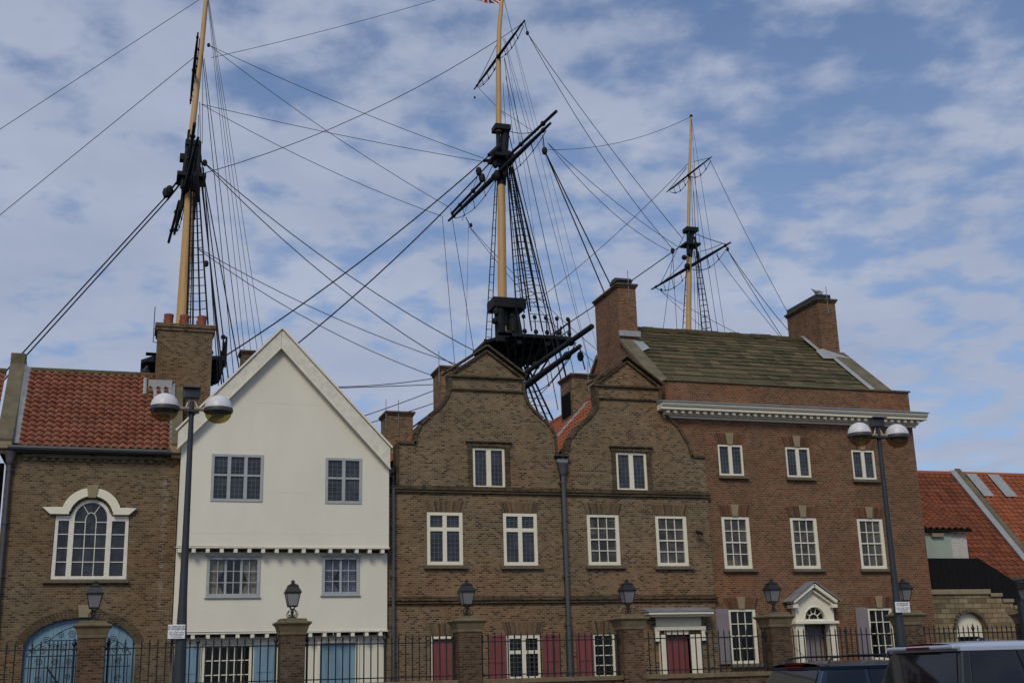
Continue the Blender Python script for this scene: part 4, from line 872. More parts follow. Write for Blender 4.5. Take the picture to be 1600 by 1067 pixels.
# ================================================================== CARS
def car(x, y, L, W, roof_z, belt, rear_in, roof_w, glass0, glass1, body, roofmat, lab, rails, spoiler):
    """car parked along the street, nose to +X, rear bumper at x; y = side nearest the buildings minus W"""
    c = root('parked_car', (x+L/2, y+W/2, 0), lab, 'car')
    in_ = (W-roof_w)/2
    bm = MB(); secs = [(0, .45, .86, .03), (.05, .32, belt-.03, 0), (L*.30, .28, belt, 0), (L*.66, .28, belt-.02, 0), (L*.70, .28, belt-.05, 0), (L*.95, .32, belt-.2, .03), (L, .42, belt-.38, .14)]
    for i, (sx, z0, z1, e) in enumerate(secs):
        y0, y1 = y+e, y+W-e; m_ = z0+(z1-z0)*.55
        bm.v += [(x+sx, y0+.10, z0), (x+sx, y0+.02, z0+.12), (x+sx, y0, m_), (x+sx, y0+.06, z1), (x+sx, y1-.06, z1), (x+sx, y1, m_), (x+sx, y1-.02, z0+.12), (x+sx, y1-.10, z0)]
    for i in range(len(secs)-1):
        for k in range(8): a = i*8+k; b = i*8+(k+1) % 8; bm.f.append((a, b, b+8, a+8))
    bm.f.append(tuple(range(8))); bm.f.append(tuple((len(secs)-1)*8+7-k for k in range(8)))
    link('body', bm, body, c, smooth=True, bevel=.03)
    # cabin: glazed trapezoid under the roof
    b0, b1, t0, t1 = x+.06, x+glass1, x+rear_in, x+glass0
    zb, zt = belt-.01, roof_z-.10
    Y0, Y1, Q0, Q1 = y+.07, y+W-.07, y+in_, y+W-in_
    cab = MB().add([(b0, Y0, zb), (b1, Y0, zb), (b1, Y1, zb), (b0, Y1, zb), (t0, Q0, zt), (t1, Q0, zt), (t1, Q1, zt), (t0, Q1, zt)], [(0, 1, 5, 4), (1, 2, 6, 5), (2, 3, 7, 6), (3, 0, 4, 7), (4, 5, 6, 7)])
    link('cabin', cab, 'car_black' if body == 'car_silver' else body, c, bevel=.03)
    def panel(fa, fb, side, lo=.06, hi=.94, out=.012):
        yb = (Y0, Q0) if side == 0 else (Y1, Q1); P = []
        for (f, h) in ((fa, lo), (fb, lo), (fb, hi), (fa, hi)):
            xb = b0+(b1-b0)*f; xt = t0+(t1-t0)*f
            P.append((xb+(xt-xb)*h, yb[0]+(yb[1]-yb[0])*h+(-out if side == 0 else out), zb+(zt-zb)*h))
        return MB().add(P+[(p[0], p[1]+(.008 if side == 0 else -.008), p[2]) for p in P], [(0, 1, 2, 3), (7, 6, 5, 4), (0, 4, 5, 1), (1, 5, 6, 2), (2, 6, 7, 3), (3, 7, 4, 0)])
    for side in (0, 1):
        for fa, fb in ((.05, .30), (.33, .60), (.63, .93)): link('side_window', panel(fa, fb, side), 'car_glass', c)
    def endp(xb, xt, lo, hi, inset, nrm):
        P = []
        for h, s in ((lo, 0), (lo, 1), (hi, 1), (hi, 0)):
            ya = Y0+(Q0-Y0)*h+inset; yb_ = Y1+(Q1-Y1)*h-inset; P.append((xb+(xt-xb)*h+nrm, ya if s == 0 else yb_, zb+(zt-zb)*h))
        return MB().add(P+[(p[0]-nrm*.6, p[1], p[2]) for p in P], [(0, 1, 2, 3), (7, 6, 5, 4), (0, 4, 5, 1), (1, 5, 6, 2), (2, 6, 7, 3), (3, 7, 4, 0)])
    link('rear_window', endp(b0, t0, .06, .93, .08, -.014), 'car_glass', c); link('windscreen', endp(b1, t1, .06, .93, .08, .014), 'car_glass', c)
    rm = MB(); nn = 7
    for i in range(nn+1):
        u = i/nn; xx = t0-.02+(t1-t0+.06)*u; crown = math.sin(math.pi*min(1, max(0, u*.86+.16)))**.5
        for j in range(9):
            v = j/8; e = math.sin(math.pi*v)**.55 if 0 < v < 1 else 0
            rm.v.append((xx, Q0-.015+(Q1-Q0+.03)*v, zt+.02+(.085*crown)*e))
    for i in range(nn):
        for j in range(8): a = i*9+j; rm.f.append((a, a+1, a+10, a+9))
    n0 = len(rm.v)
    rm.box(t0-.02, t1+.04, Q0-.02, Q1+.02, zt-.025, zt+.022)
    rf_ = link('roof', rm, roofmat, c, smooth=True)
    if spoiler: link('spoiler', MB().box(t0-.10, t0+.02, Q0+.02, Q1-.02, zt-.005, zt+.05), roofmat, c, bevel=.02)
    link('brake_light', MB().box(t0-.115 if spoiler else t0-.05, t0-.095 if spoiler else t0-.03, y+W*.5-.24, y+W*.5+.24, zt+.005, zt+.035).box(t0-.06, t0+.02, y+W*.5-.26, y+W*.5+.26, zt+.051, zt+.066), 'tail_red', c)
    if rails:
        for q in (Q0+.08, Q1-.08):
            z_ = roof_z-.06; link('roof_rail', MB().tube([(t0+.12, q, z_), (t0+.22, q, z_+.10), (t0+.5, q, z_+.125), (t1-.5, q, z_+.125), (t1-.12, q, z_+.09), (t1-.02, q, z_)], .017, 6), 'car_black', c, smooth=True)
        link('aerial', MB().tube([(t0+.25, y+W/2, roof_z-.02), (t0-.05, y+W/2+.05, roof_z+.28)], .004, 5), 'car_black', c)
    else: link('aerial', MB().ball((t0+.9, y+W/2, roof_z-.0), .05, (2, .8, 1)), 'car_black', c, smooth=True)
    for wx in (.17*L, .82*L):
        for wy, s in ((y+.02, 1), (y+W-.02, -1)):
            w = MB(); cx_, r_ = x+wx, .35
            w.v = []; nseg = 20
            prof = [(r_-.05, 0), (r_, .03), (r_, .19), (r_-.05, .22)]
            for rr_, dy in prof:
                for k in range(nseg): t = 2*math.pi*k/nseg; w.v.append((cx_+rr_*math.cos(t), wy+s*dy, .35+rr_*math.sin(t)))
            for i in range(3):
                for k in range(nseg): a = i*nseg+k; b = i*nseg+(k+1) % nseg; w.f.append((a, b, b+nseg, a+nseg))
            w.f.append(tuple(range(nseg))); w.f.append(tuple(3*nseg+k for k in range(nseg)))
            wh = link('wheel', w, 'tyre', c, smooth=True)
            ri = MB(); ri.tube([(cx_, wy-s*.005, .35), (cx_, wy+s*.02, .35)], .06, 10)
            for k in range(5): t = 2*math.pi*k/5; ri.tube([(cx_, wy, .35), (cx_+.27*math.cos(t), wy, .35+.27*math.sin(t))], .03, 6)
            ri.tube([(cx_+.28*math.cos(t*.3142), wy, .35+.28*math.sin(t*.3142)) for t in range(21)], .018, 5)
            link('rim', ri, 'alloy', wh, smooth=True)
    for q in (y+.05, y+W-.27): link('tail_light', MB().box(x-.012, x+.05, q, q+.22, belt-.38, belt-.12), 'tail_red', c, bevel=.01)
    for q in (y+.12, y+W-.4): link('headlight', MB().box(x+L-.12, x+L-.02, q, q+.28, belt-.52, belt-.40), 'clear', c)
    link('bumper', MB().box(x-.06, x+.08, y+.05, y+W-.05, .38, .62), 'car_black', c, bevel=.03)
    return c
car(9.72, 12.80, 4.85, 2.0, 1.812, 1.12, .27, 1.46, 2.75, 3.35, 'car_silver', 'car_silver', 'silver roofed estate car with black pillars and tinted windows, nearest the viewer', False, True)
car(9.15, 15.32, 4.4, 1.86, 1.62, 1.0, .36, 1.42, 2.6, 3.2, 'car_blue', 'car_blue', 'dark blue estate car with roof rails parked behind the silver car', True, False)

# ================================================================== GULL
g = MB(); gx, gy_, gz = 21.56, 33.3, 13.54
g.ball((gx, gy_, gz+.02), .1, (1.55, .8, .78), 12)
gb = link('gull', g, 'gull_white', smooth=True); tag(gb, 'grey and white gull standing on the right chimney of the town house', 'bird')
link('wings', MB().ball((gx-.04, gy_-.02, gz+.045), .1, (1.65, .78, .62), 12).tube([(gx-.10, gy_, gz+.06), (gx-.22, gy_, gz+.115), (gx-.29, gy_, gz+.15)], [.045, .025, .006], 6), 'gull_grey', gb, smooth=True)
link('head', MB().ball((gx+.12, gy_+.02, gz+.09), .05).tube([(gx+.15, gy_+.03, gz+.09), (gx+.21, gy_+.04, gz+.08)], [.012, .004], 5), 'gull_white', gb, smooth=True)
link('legs', MB().tube([(gx+.02, gy_-.02, gz-.05), (gx+.02, gy_-.02, gz-.10)], .006, 4).tube([(gx+.02, gy_+.03, gz-.05), (gx+.02, gy_+.03, gz-.10)], .006, 4), 'terracotta', gb)

# ================================================================== TALL SHIP
ship = root('tall_ship', (18, 58, 0), 'three masted sailing ship with buff masts and black yards rising behind the houses', 'ship')
sec = []; hm = MB(); n = 18
for i in range(n+1):
    u = i/n; x = -9+50*u; w = 5.6*min(1, (1-abs(2*u-1.06)**3.2)) if 0 < u < 1 else .15; w = max(.15, w); sheer = 4.2+1.6*(2*u-1)**2
    for y_, z_ in ((-w*.25, .05), (-w*.9, 1.2), (-w, 2.6), (-w*.93, sheer), (w*.93, sheer), (w, 2.6), (w*.9, 1.2), (w*.25, .05)): hm.v.append((x, 58+y_, z_))
for i in range(n):
    for k_ in range(8): a = i*8+k_; b = i*8+(k_+1) % 8; hm.f.append((a, b, b+8, a+8))
hm.f.append(tuple(range(8))); hm.f.append(tuple(n*8+7-k_ for k_ in range(8)))
link('hull', hm, 'hull', ship, smooth=True)
link('hull_band', MB().box(-4, 37, 52.30, 52.36, 2.9, 3.5), 'hull_white', ship)
link('bowsprit', MB().tube([(-7, 58, 5.5), (-22, 58, 11)], [.35, .15], 10), 'tar', ship, smooth=True)
def mast(name, pts, rr, mat, par=ship): return link(name, MB().tube(pts, rr, 14), mat, par, smooth=True)
# --- fore mast
mf = mast('mast', [(1.2, 58, 2), (1.72, 58, 17.5)], [.42, .36], 'tar')
mast('topmast', [(1.74, 58, 15.4), (1.85, 58, 18.88), (1.92, 58, 24.91), (1.95, 58, 25.2)], [.285, .285, .235, .23], 'mast', mf)
link('masthead', MB().tube([(1.92, 58, 24.6), (1.99, 58, 28.0)], .22, 10).tube([(1.72, 58, 25.6), (1.80, 58, 28.6)], .14, 8).box(1.25, 2.65, 57.3, 58.7, 25.85, 26.05).box(1.35, 2.0, 57.75, 58.25, 26.9, 27.2)
     .tube([(2.3, 57.6, 24.6), (2.25, 57.7, 27.9)], .11, 7).tube([(2.15, 58.3, 23.9), (2.1, 58.2, 27.4)], .12, 7).tube([(1.5, 57.5, 25.2), (1.68, 57.8, 27.6)], .09, 7).tube([(1.55, 58.4, 24.4), (1.8, 58.1, 28.2)], .1, 7), 'tar', mf, smooth=True)
link('mast_cap', MB().box(1.58, 2.32, 57.7, 58.3, 27.68, 28.0), 'tar', mf, bevel=.03)
mast('topgallant_mast', [(1.82, 58, 27.6), (1.99, 58, 30.6), (2.16, 58, 33.5), (2.27, 58, 36.2), (2.42, 58, 40)], [.16, .15, .135, .12, .09], 'mast', mf)
def top_platform(cx, cy, z, rx, ry, par):
    m = MB(); P = [(cx-rx*.9, cy-ry), (cx+rx*.9, cy-ry), (cx+rx, cy-ry*.8), (cx+rx, cy+ry*.8), (cx+rx*.9, cy+ry), (cx-rx*.55, cy+ry), (cx-rx, cy+ry*.45), (cx-rx, cy-ry*.45), (cx-rx*.55, cy-ry)]
    k_ = len(P); m.add([(a, b, z) for a, b in P]+[(a, b, z+.16) for a, b in P], [tuple(range(k_))[::-1], tuple(range(k_, 2*k_))]+[(i, (i+1) % k_, k_+(i+1) % k_, k_+i) for i in range(k_)])
    for i in range(5): y_ = cy-ry*.8+ry*1.6*i/4; m.box(cx-rx*.85, cx+rx*.85, y_-.09, y_+.09, z-.16, z-.002)
    for s in (-.35, .35): m.box(cx+s*rx-.12, cx+s*rx+.12, cy-ry*.95, cy+ry*.95, z-.34, z-.161)
    for i in range(7):
        for s in (-1, 1): m.tube([(cx-rx*.7+i*rx*.23, cy+s*ry, z), (cx-rx*.25+i*rx*.08, cy+s*.5, z-2.0)], .05, 5)
    t = link('top_platform', m, 'tar', ship)
    d = MB()
    for i in range(6):
        for s in (-1, 1): xx = cx-rx*.5+i*rx*.28; d.ball((xx, cy+s*ry*.97, z+.32), .13, (1, .6, 1.1), 8); d.ball((xx+.02, cy+s*ry*.9, z+1.25-.1), .12, (1, .6, 1.1), 8); d.tube([(xx, cy+s*ry*.97, z+.3), (xx+.02, cy+s*ry*.9, z+1.2)], .03, 4)
    link('deadeyes', d, 'tar', t, smooth=True)
    rl = MB().tube([(cx+rx, cy-ry*.8, z+1.1), (cx+rx, cy+ry*.8, z+1.1)], .05, 5).tube([(cx+rx, cy-ry*.8, z+.7), (cx+rx, cy+ry*.8, z+.7)], .03, 5)
    for q in (-.8, -.3, .3, .8): rl.tube([(cx+rx, cy+ry*q, z+.1), (cx+rx, cy+ry*q, z+1.25)], .05, 5)
    link('top_rail', rl, 'tar', t, smooth=True)
    return t
top_platform(1.95, 58, 16.0, 1.9, 2.6, mf)
# --- main mast
mm = mast('mast', [(17.4, 58, 2), (18.2, 58, 20.3)], [.46, .34], 'tar')
link('masthead', MB().tube([(17.93, 57.6, 16.4), (17.93, 57.7, 20.3)], .28, 12).tube([(18.75, 58, 16.4), (18.78, 58, 20.2)], .33, 12).tube([(17.7, 57.3, 18.1), (17.95, 57.6, 20.2)], .07, 6).tube([(19.1, 57.4, 18.1), (18.9, 57.7, 20.1)], .09, 6).ball((18.35, 57.4, 18.6), .3, (.9, .6, 1)).ball((17.55, 57.3, 19.3), .18), 'tar', mm, smooth=True)
link('mast_cap', MB().box(17.52, 19.33, 57.35, 58.65, 20.12, 20.68), 'tar', mm, bevel=.04)
mast('topmast', [(18.13, 57.8, 17.6), (18.20, 58, 20.66), (18.30, 58, 26.9), (18.33, 58, 27.4)], [.25, .245, .215, .19], 'mast', mm)
link('masthead', MB().tube([(18.33, 58, 27.3), (18.62, 58, 30.6)], .24, 10).tube([(18.14, 57.8, 28.3), (18.2, 58, 30.6)], .13, 8).box(17.75, 19.1, 57.3, 58.7, 28.75, 28.9).box(18.05, 18.8, 57.7, 58.3, 28.9, 29.25)
     .tube([(17.4, 57.2, 28.6), (18.2, 57.6, 29.5)], .12, 6).tube([(18.7, 57.2, 28.6), (19.5, 57.4, 29.35)], .1, 6).tube([(17.5, 58.6, 28.9), (19.2, 58.8, 29.3)], .09, 6).ball((18.02, 57.8, 27.75), .28, (.8, .8, 1.2)).ball((17.9, 57.7, 28.35), .2, (.8, .8, 1.3)), 'tar', mm, smooth=True)
link('mast_cap', MB().box(17.93, 18.84, 57.6, 58.4, 30.48, 30.80), 'tar', mm, bevel=.03)
mast('topgallant_mast', [(18.2, 57.9, 30.4), (18.33, 58, 34.8), (18.42, 58, 36.8), (18.62, 58, 38.75), (18.8, 58, 41)], [.16, .145, .13, .115, .09], 'mast', mm)
top_platform(19.0, 58, 17.95, 2.15, 2.7, mm)
# --- mizzen mast
mz = mast('mast', [(28.6, 58, 2), (28.9, 58, 18)], [.32, .26], 'tar')
mast('topmast', [(28.8, 58, 16.5), (29.01, 58, 19.73), (29.38, 58, 24.2)], [.17, .16, .14], 'mast', mz)
link('masthead', MB().tube([(29.38, 58, 24.0), (29.62, 58, 25.6)], .16, 10).tube([(29.2, 57.8, 24.1), (29.4, 58, 25.6)], .1, 7).box(29.0, 29.95, 57.6, 58.4, 24.68, 24.80).tube([(29.05, 57.6, 24.0), (29.35, 57.8, 25.5)], .06, 5).tube([(29.75, 57.7, 23.7), (29.7, 57.8, 25.2)], .07, 5).ball((28.95, 57.8, 23.9), .16).ball((29.1, 57.8, 23.4), .18), 'tar', mz, smooth=True)
link('mast_cap', MB().box(29.18, 29.92, 57.7, 58.3, 25.52, 25.78), 'tar', mz, bevel=.03)
mast('topgallant_mast', [(29.42, 58, 25.6), (29.75, 58, 29.2), (30.12, 58, 32.85)], [.10, .09, .06], 'mast', mz)
link('truck', MB().ball((30.12, 58, 32.86), .1), 'tar', mz)
# --- yards
def yard(near, far, r, par, boom=None, foot=True, sagd=.5):
    a, b = Vector(near), Vector(far); c_ = (a+b)/2; d = (b-a).normalized()
    P = [a, a+(c_-a)*.5, c_, b+(c_-b)*.5, b]
    m = MB().tube(P, [r*.45, r*.85, r, r*.85, r*.45], 10); m.ball(tuple(c_), r*1.4, (1, 1.6, 1)).ball(tuple(a+(b-a)*.06), r*.85, (1, 2, 1)).ball(tuple(a+(b-a)*.94), r*.85, (1, 2, 1))
    y = link('yard', m, 'tar', ship, smooth=True)
    if boom:
        for p, q in boom: link('boom', MB().tube([p, q], r*.55, 8).ball(tuple(Vector(p)+(Vector(q)-Vector(p))*.25), r*1.0).ball(tuple(Vector(p)+(Vector(q)-Vector(p))*.7), r*.9), 'tar', y, smooth=True)
    if foot:
        f = MB()
        for s, e in ((a+(b-a)*.05, c_), (c_, a+(b-a)*.95)):
            pts = []
            for i in range(13): t = i/12; pts.append(tuple(s+(e-s)*t+Vector((.1, 0, -sagd*4*t*(1-t)-.08))))
            f.tube(pts, .022, 4)
            for i in (3, 6, 9): f.tube([pts[i], tuple(s+(e-s)*(i/12))], .018, 4); f.ball(pts[i], .055, n=6)
        link('footrope', f, 'rope', y)
    return y
def off(p, dz, dx=0): return (p[0]+dx, p[1], p[2]+dz)
yard((18.84, 51.3, 27.9), (17.31, 65.6, 28.0), .145, mm, [((18.84, 50.4, 28.12), (18.35, 57.0, 28.5)), ((17.9, 60.6, 28.45), (17.40, 65.2, 28.32))], sagd=.55)
yard((18.51, 53.75, 35), (18.02, 61.95, 35), .085, mm, sagd=.35)
yard((17.42, 44.9, 14.6), (17.3, 71, 14.6), .21, mm, [((17.49, 43.64, 15.1), (17.2, 53, 15.1))], sagd=.8)
yard((29.9, 54.1, 23.55), (29.05, 62.6, 23.55), .10, mz, sagd=.55)
yard((29.75, 55.2, 29.0), (29.43, 60.5, 29.0), .06, mz, sagd=.4)
yard((1.79, 53.6, 31.7), (1.83, 61.3, 31.7), .085, mf, sagd=.2)
yard((1.95, 51.6, 25.3), (1.42, 64.4, 25.3), .14, mf, [((1.5, 60.6, 25.75), (1.18, 66.6, 25.6)), ((1.75, 51, 25.7), (1.72, 57, 25.9))], sagd=.35)
yard((1.9, 46, 13.4), (1.6, 70, 13.4), .3, mf, foot=False)
# --- standing and running rigging: (x, y, z) to (x, y, z), radius, sag at mid-span
ROPES=[
(-12.17,58.00,22.83,2.07,58.00,36.25,0.022,0),
(-10.70,58.00,18.79,1.89,58.00,32.82,0.025,0),
(-6.57,58.00,14.60,0.69,58.00,24.76,0.05,0),
(-6.40,58.00,14.48,0.85,58.00,24.70,0.05,0),
(0.69,58.00,24.76,1.87,58.00,26.71,0.07,0),
(0.85,58.00,24.70,1.88,58.00,26.36,0.07,0),
(2.66,58.00,32.82,18.95,62.00,42.23,0.02,0.2),
(2.57,58.00,33.51,17.34,58.00,28.76,0.022,0.25),
(2.57,58.00,33.51,15.28,58.00,25.74,0.022,0.35),
(2.26,58.00,30.13,17.34,58.00,28.57,0.022,0.15),
(2.26,58.00,30.13,14.92,58.00,25.16,0.022,0.35),
(2.60,58.00,26.34,18.56,58.00,36.33,0.028,0.8),
(2.58,58.00,26.89,17.25,58.00,17.52,0.035,0.7),
(2.58,58.00,26.86,15.58,58.00,16.95,0.035,0.8),
(2.46,58.00,22.30,16.54,58.00,16.82,0.028,0.5),
(2.46,58.00,22.24,14.83,58.00,16.23,0.028,0.6),
(17.79,58.00,29.11,3.46,58.00,16.48,0.05,0.5),
(17.78,58.00,28.65,6.99,58.00,17.26,0.05,0.4),
(14.96,58.00,25.16,15.01,56.00,16.32,0.02,0),
(15.42,58.00,25.68,16.05,56.00,16.87,0.022,0),
(16.41,58.00,24.86,15.54,56.00,16.34,0.012,0),
(18.67,66.00,27.95,22.10,54.00,16.91,0.022,0.3),
(18.67,66.00,27.95,22.22,54.00,16.02,0.022,0.5),
(18.75,54.00,34.34,29.00,58.00,25.14,0.025,0.3),
(18.75,54.00,34.34,28.36,58.00,24.43,0.025,0.8),
(18.37,51.00,26.22,21.69,51.00,19.14,0.045,0),
(18.37,51.00,26.22,21.27,51.00,18.85,0.045,0),
(18.55,51.00,26.65,28.73,58.00,24.58,0.022,0.3),
(18.55,51.00,26.65,28.15,58.00,24.30,0.022,0.7),
(20.86,58.00,29.68,30.08,58.00,32.80,0.02,0.6),
(29.74,58.00,29.83,19.96,58.00,20.64,0.022,0.3),
(29.14,58.00,24.85,18.65,58.00,17.45,0.04,0.1),
(29.55,55.00,28.63,31.88,52.00,18.79,0.02,0.2),
(29.63,54.00,23.05,31.39,52.00,17.60,0.025,0.1),
(29.63,54.00,23.05,32.06,52.00,17.71,0.025,0.2),
(29.96,56.00,23.56,31.31,52.00,17.60,0.02,0.1),
(29.34,62.00,23.30,29.16,52.00,17.64,0.02,0.1),
(29.34,62.00,23.30,29.66,56.00,18.74,0.018,0.1),
(28.38,58.00,24.17,27.40,58.00,19.38,0.02,0),
(28.34,58.00,24.16,28.29,58.00,19.43,0.02,0),
(29.18,58.00,25.39,28.84,61.00,23.27,0.025,0),
(28.98,58.00,23.76,28.94,61.00,23.43,0.022,0.1),
(29.91,58.00,25.46,30.17,55.00,23.79,0.03,0.05),
(30.07,58.00,24.42,29.86,55.00,23.80,0.025,0.05),
(29.60,58.00,29.54,29.87,61.00,29.43,0.025,0),
(29.55,58.00,28.81,29.87,61.00,29.35,0.02,0),
(30.04,58.00,29.94,29.52,55.00,28.82,0.02,0),
(30.12,58.00,32.77,26.93,52.00,17.84,0.015,0),
(30.12,58.00,32.77,28.04,52.00,17.57,0.015,0),
(29.98,58.00,29.74,27.63,52.00,17.72,0.018,0),
(29.94,58.00,28.05,26.57,52.00,17.82,0.018,0),
(29.93,58.00,29.05,25.68,50.00,17.11,0.018,0),
(29.85,58.00,29.04,26.39,52.00,17.71,0.018,0),
(2.39,58.00,27.05,4.18,52.00,14.68,0.04,0),
(2.33,58.00,27.57,3.76,52.00,14.02,0.04,0),
(2.19,58.00,33.16,3.97,52.00,14.26,0.025,0),
(2.31,58.00,32.73,4.28,52.00,14.86,0.025,0),
(2.36,58.00,36.26,4.65,52.00,15.51,0.016,0),
(2.36,58.00,36.26,4.92,52.00,15.59,0.016,0),
(2.39,58.00,36.27,5.17,52.00,15.69,0.016,0),
(2.33,58.00,36.26,4.32,51.00,14.95,0.016,0),
(2.25,58.00,32.72,2.41,58.00,27.93,0.02,0),
(2.19,58.00,30.23,2.32,58.00,27.92,0.025,0),
(2.16,58.00,29.51,2.19,58.00,27.91,0.025,0),
(2.40,58.00,26.63,3.44,52.00,14.01,0.045,0),
(2.34,58.00,26.62,3.48,51.00,13.72,0.045,0),
(2.53,58.00,26.64,3.37,53.00,14.18,0.03,0),
(3.67,54.00,16.38,3.50,56.00,15.76,0.05,0),
(3.67,54.00,16.38,3.64,53.00,15.02,0.05,0),
(18.64,58.00,36.30,20.65,52.00,15.60,0.016,0),
(18.68,58.00,35.09,19.79,52.00,15.34,0.025,0),
(18.68,58.00,35.01,19.10,58.00,29.83,0.02,0),
(18.71,58.00,36.31,19.64,56.00,28.99,0.014,0),
(18.73,58.00,33.90,19.44,58.00,29.87,0.02,0),
(18.74,58.00,38.77,21.17,52.00,16.11,0.012,0),
(18.77,58.00,38.78,20.76,52.00,15.13,0.012,0),
(18.82,58.00,30.38,19.47,52.00,14.88,0.035,0),
(18.86,58.00,29.23,19.18,52.00,14.74,0.045,0),
(18.95,58.00,28.40,19.17,51.00,14.14,0.04,0),
(18.56,58.00,28.81,17.94,54.00,19.08,0.03,0),
(18.85,58.00,28.84,18.57,51.00,13.26,0.03,0),
(18.56,58.00,33.48,17.64,54.00,19.06,0.018,0),
(18.79,58.00,36.24,18.67,52.00,16.61,0.012,0),
(18.82,58.00,30.57,19.20,55.00,29.16,0.03,0.1),
(18.66,58.00,30.17,17.09,58.00,26.77,0.03,0),
(17.04,58.00,27.89,17.16,62.00,26.63,0.02,0),
(18.52,58.00,36.28,18.77,54.40,35.33,0.025,0),
(18.41,58.00,36.18,17.91,61.00,34.76,0.025,0),
(18.37,58.00,34.65,17.83,61.00,34.62,0.02,0.2),
(18.09,61.50,34.95,18.66,58.00,31.45,0.018,0),
(18.37,58.00,31.80,18.82,54.00,28.73,0.018,0),
(16.91,44.00,14.49,17.06,52.00,14.34,0.03,0.8),
(7.97,58.00,15.51,15.17,58.00,16.41,0.03,0.2),
(7.97,58.00,15.38,15.16,58.00,15.97,0.03,0),
(8.64,58.00,13.37,15.16,58.00,15.94,0.03,0.1),
(9.27,58.00,13.27,15.15,58.00,15.23,0.03,0.1),
(12.65,58.00,13.15,15.32,58.00,15.24,0.06,0),
(18.48,51.50,27.29,18.37,51.00,26.22,0.04,0),
(18.59,54.00,35.00,18.75,54.00,34.34,0.03,0),
(17.95,64.00,27.66,18.18,64.00,27.19,0.04,0),
(29.70,54.30,23.42,29.80,54.30,23.17,0.03,0),
(17.45,45.00,14.51,18.03,46.00,13.91,0.04,0),
]
for (a, b, r, sag) in [((q[0:3]), (q[3:6]), q[6], q[7]) for q in ROPES]:
    a, b = Vector(a), Vector(b); nseg = 1 if sag == 0 else 10; pts = []
    for i in range(nseg+1): t = i/nseg; pts.append(tuple(a+(b-a)*t+Vector((0, 0, -sag*4*t*(1-t)))))
    link('rope', MB().tube(pts, r*.72, 5, caps=False), 'rope', ship)
for p, s in (((.80, 58, 25.1), .26), ((.94, 58, 25.25), .24), ((2.50, 58, 33.54), .11), ((2.58, 58, 26.9), .17), ((2.67, 54, 20.15), .15), ((18.54, 65, 27.6), .13), ((18.72, 54, 34.4), .12), ((18.37, 51, 26.22), .19),
             ((17.04, 58, 27.97), .23), ((17.22, 58, 27.6), .25), ((29.91, 54.5, 23.3), .11), ((29.15, 61.5, 23.17), .09), ((28.35, 58, 24.32), .16), ((17.85, 46, 14.47), .2), ((17.7, 57.5, 19.9), .22), ((18.06, 62, 34.5), .08)):
    link('block', MB().ball(p, s, (.8, .8, 1.15), 8), 'tar', ship, smooth=True)
def shroud(tops, bots, rung=.42, r=.042, extra=True):
    m = MB(); T = [Vector(t) for t in tops]; B = [Vector(b) for b in bots]; n_ = len(B); L = []
    for i in range(n_):
        t = T[0]+(T[1]-T[0])*(i/(n_-1)); L.append((t, B[i])); m.tube([tuple(t), tuple(B[i])], r, 5, caps=False)
    h = T[0].z-B[0].z; k_ = 1
    while k_*rung < h-.2:
        u = k_*rung/h; pts = [tuple(a+(b-a)*u+Vector((0, 0, random.uniform(-.02, .02)))) for a, b in L]; m.tube(pts, .019, 4, caps=False); k_ += 1
    return link('shroud', m, 'rope', ship)
shroud([(1.95, 57.5, 26.2), (2.22, 57.4, 26.2)], [(1.96, 54.8, 17.4), (2.22, 54.4, 17.3), (2.53, 54, 17.2), (2.84, 53.5, 17.1)])
shroud([(1.95, 58.6, 26.2), (2.1, 58.6, 26.2)], [(1.75, 60.4, 16.3), (2.1, 60.4, 16.3), (2.4, 60.4, 16.3)], r=.03)
shroud([(18.50, 57.5, 28.2), (18.80, 57.5, 28.2)], [(17.86, 54.6, 18.9), (18.16, 54.3, 18.9), (18.40, 54, 18.9), (18.70, 53.6, 18.9)])
shroud([(18.45, 57.4, 28.1), (18.8, 57.4, 28.1)], [(18.9, 55.4, 18.3), (19.5, 55.4, 18.3), (20.1, 55.4, 18.3)])
shroud([(18.2, 58.6, 28.2), (18.3, 58.6, 28.2)], [(18.0, 60.9, 18.2), (18.35, 60.9, 18.2)], r=.03)
shroud([(18.3, 57.6, 17.6), (19.1, 57.6, 17.6)], [(18.7, 52.6, 6), (19.4, 52.6, 6), (20.1, 52.6, 6), (20.8, 52.6, 6), (21.5, 52.6, 6), (22.2, 52.6, 6)], r=.055)
shroud([(2.0, 57.6, 15.8), (2.6, 57.6, 15.8)], [(2.6, 52.6, 6), (3.3, 52.6, 6), (4.0, 52.6, 6), (4.7, 52.6, 6)], r=.05)
shroud([(29.43, 58.4, 24.2), (29.55, 58.4, 24.2)], [(29.45, 60.4, 17.6), (29.72, 60.4, 17.6)], r=.028, rung=.36)
shroud([(29.45, 57.5, 24.2), (29.7, 57.5, 24.2)], [(28.55, 55.4, 17.8), (28.75, 55.2, 17.8), (28.95, 55.0, 17.8)], r=.028, rung=.36)
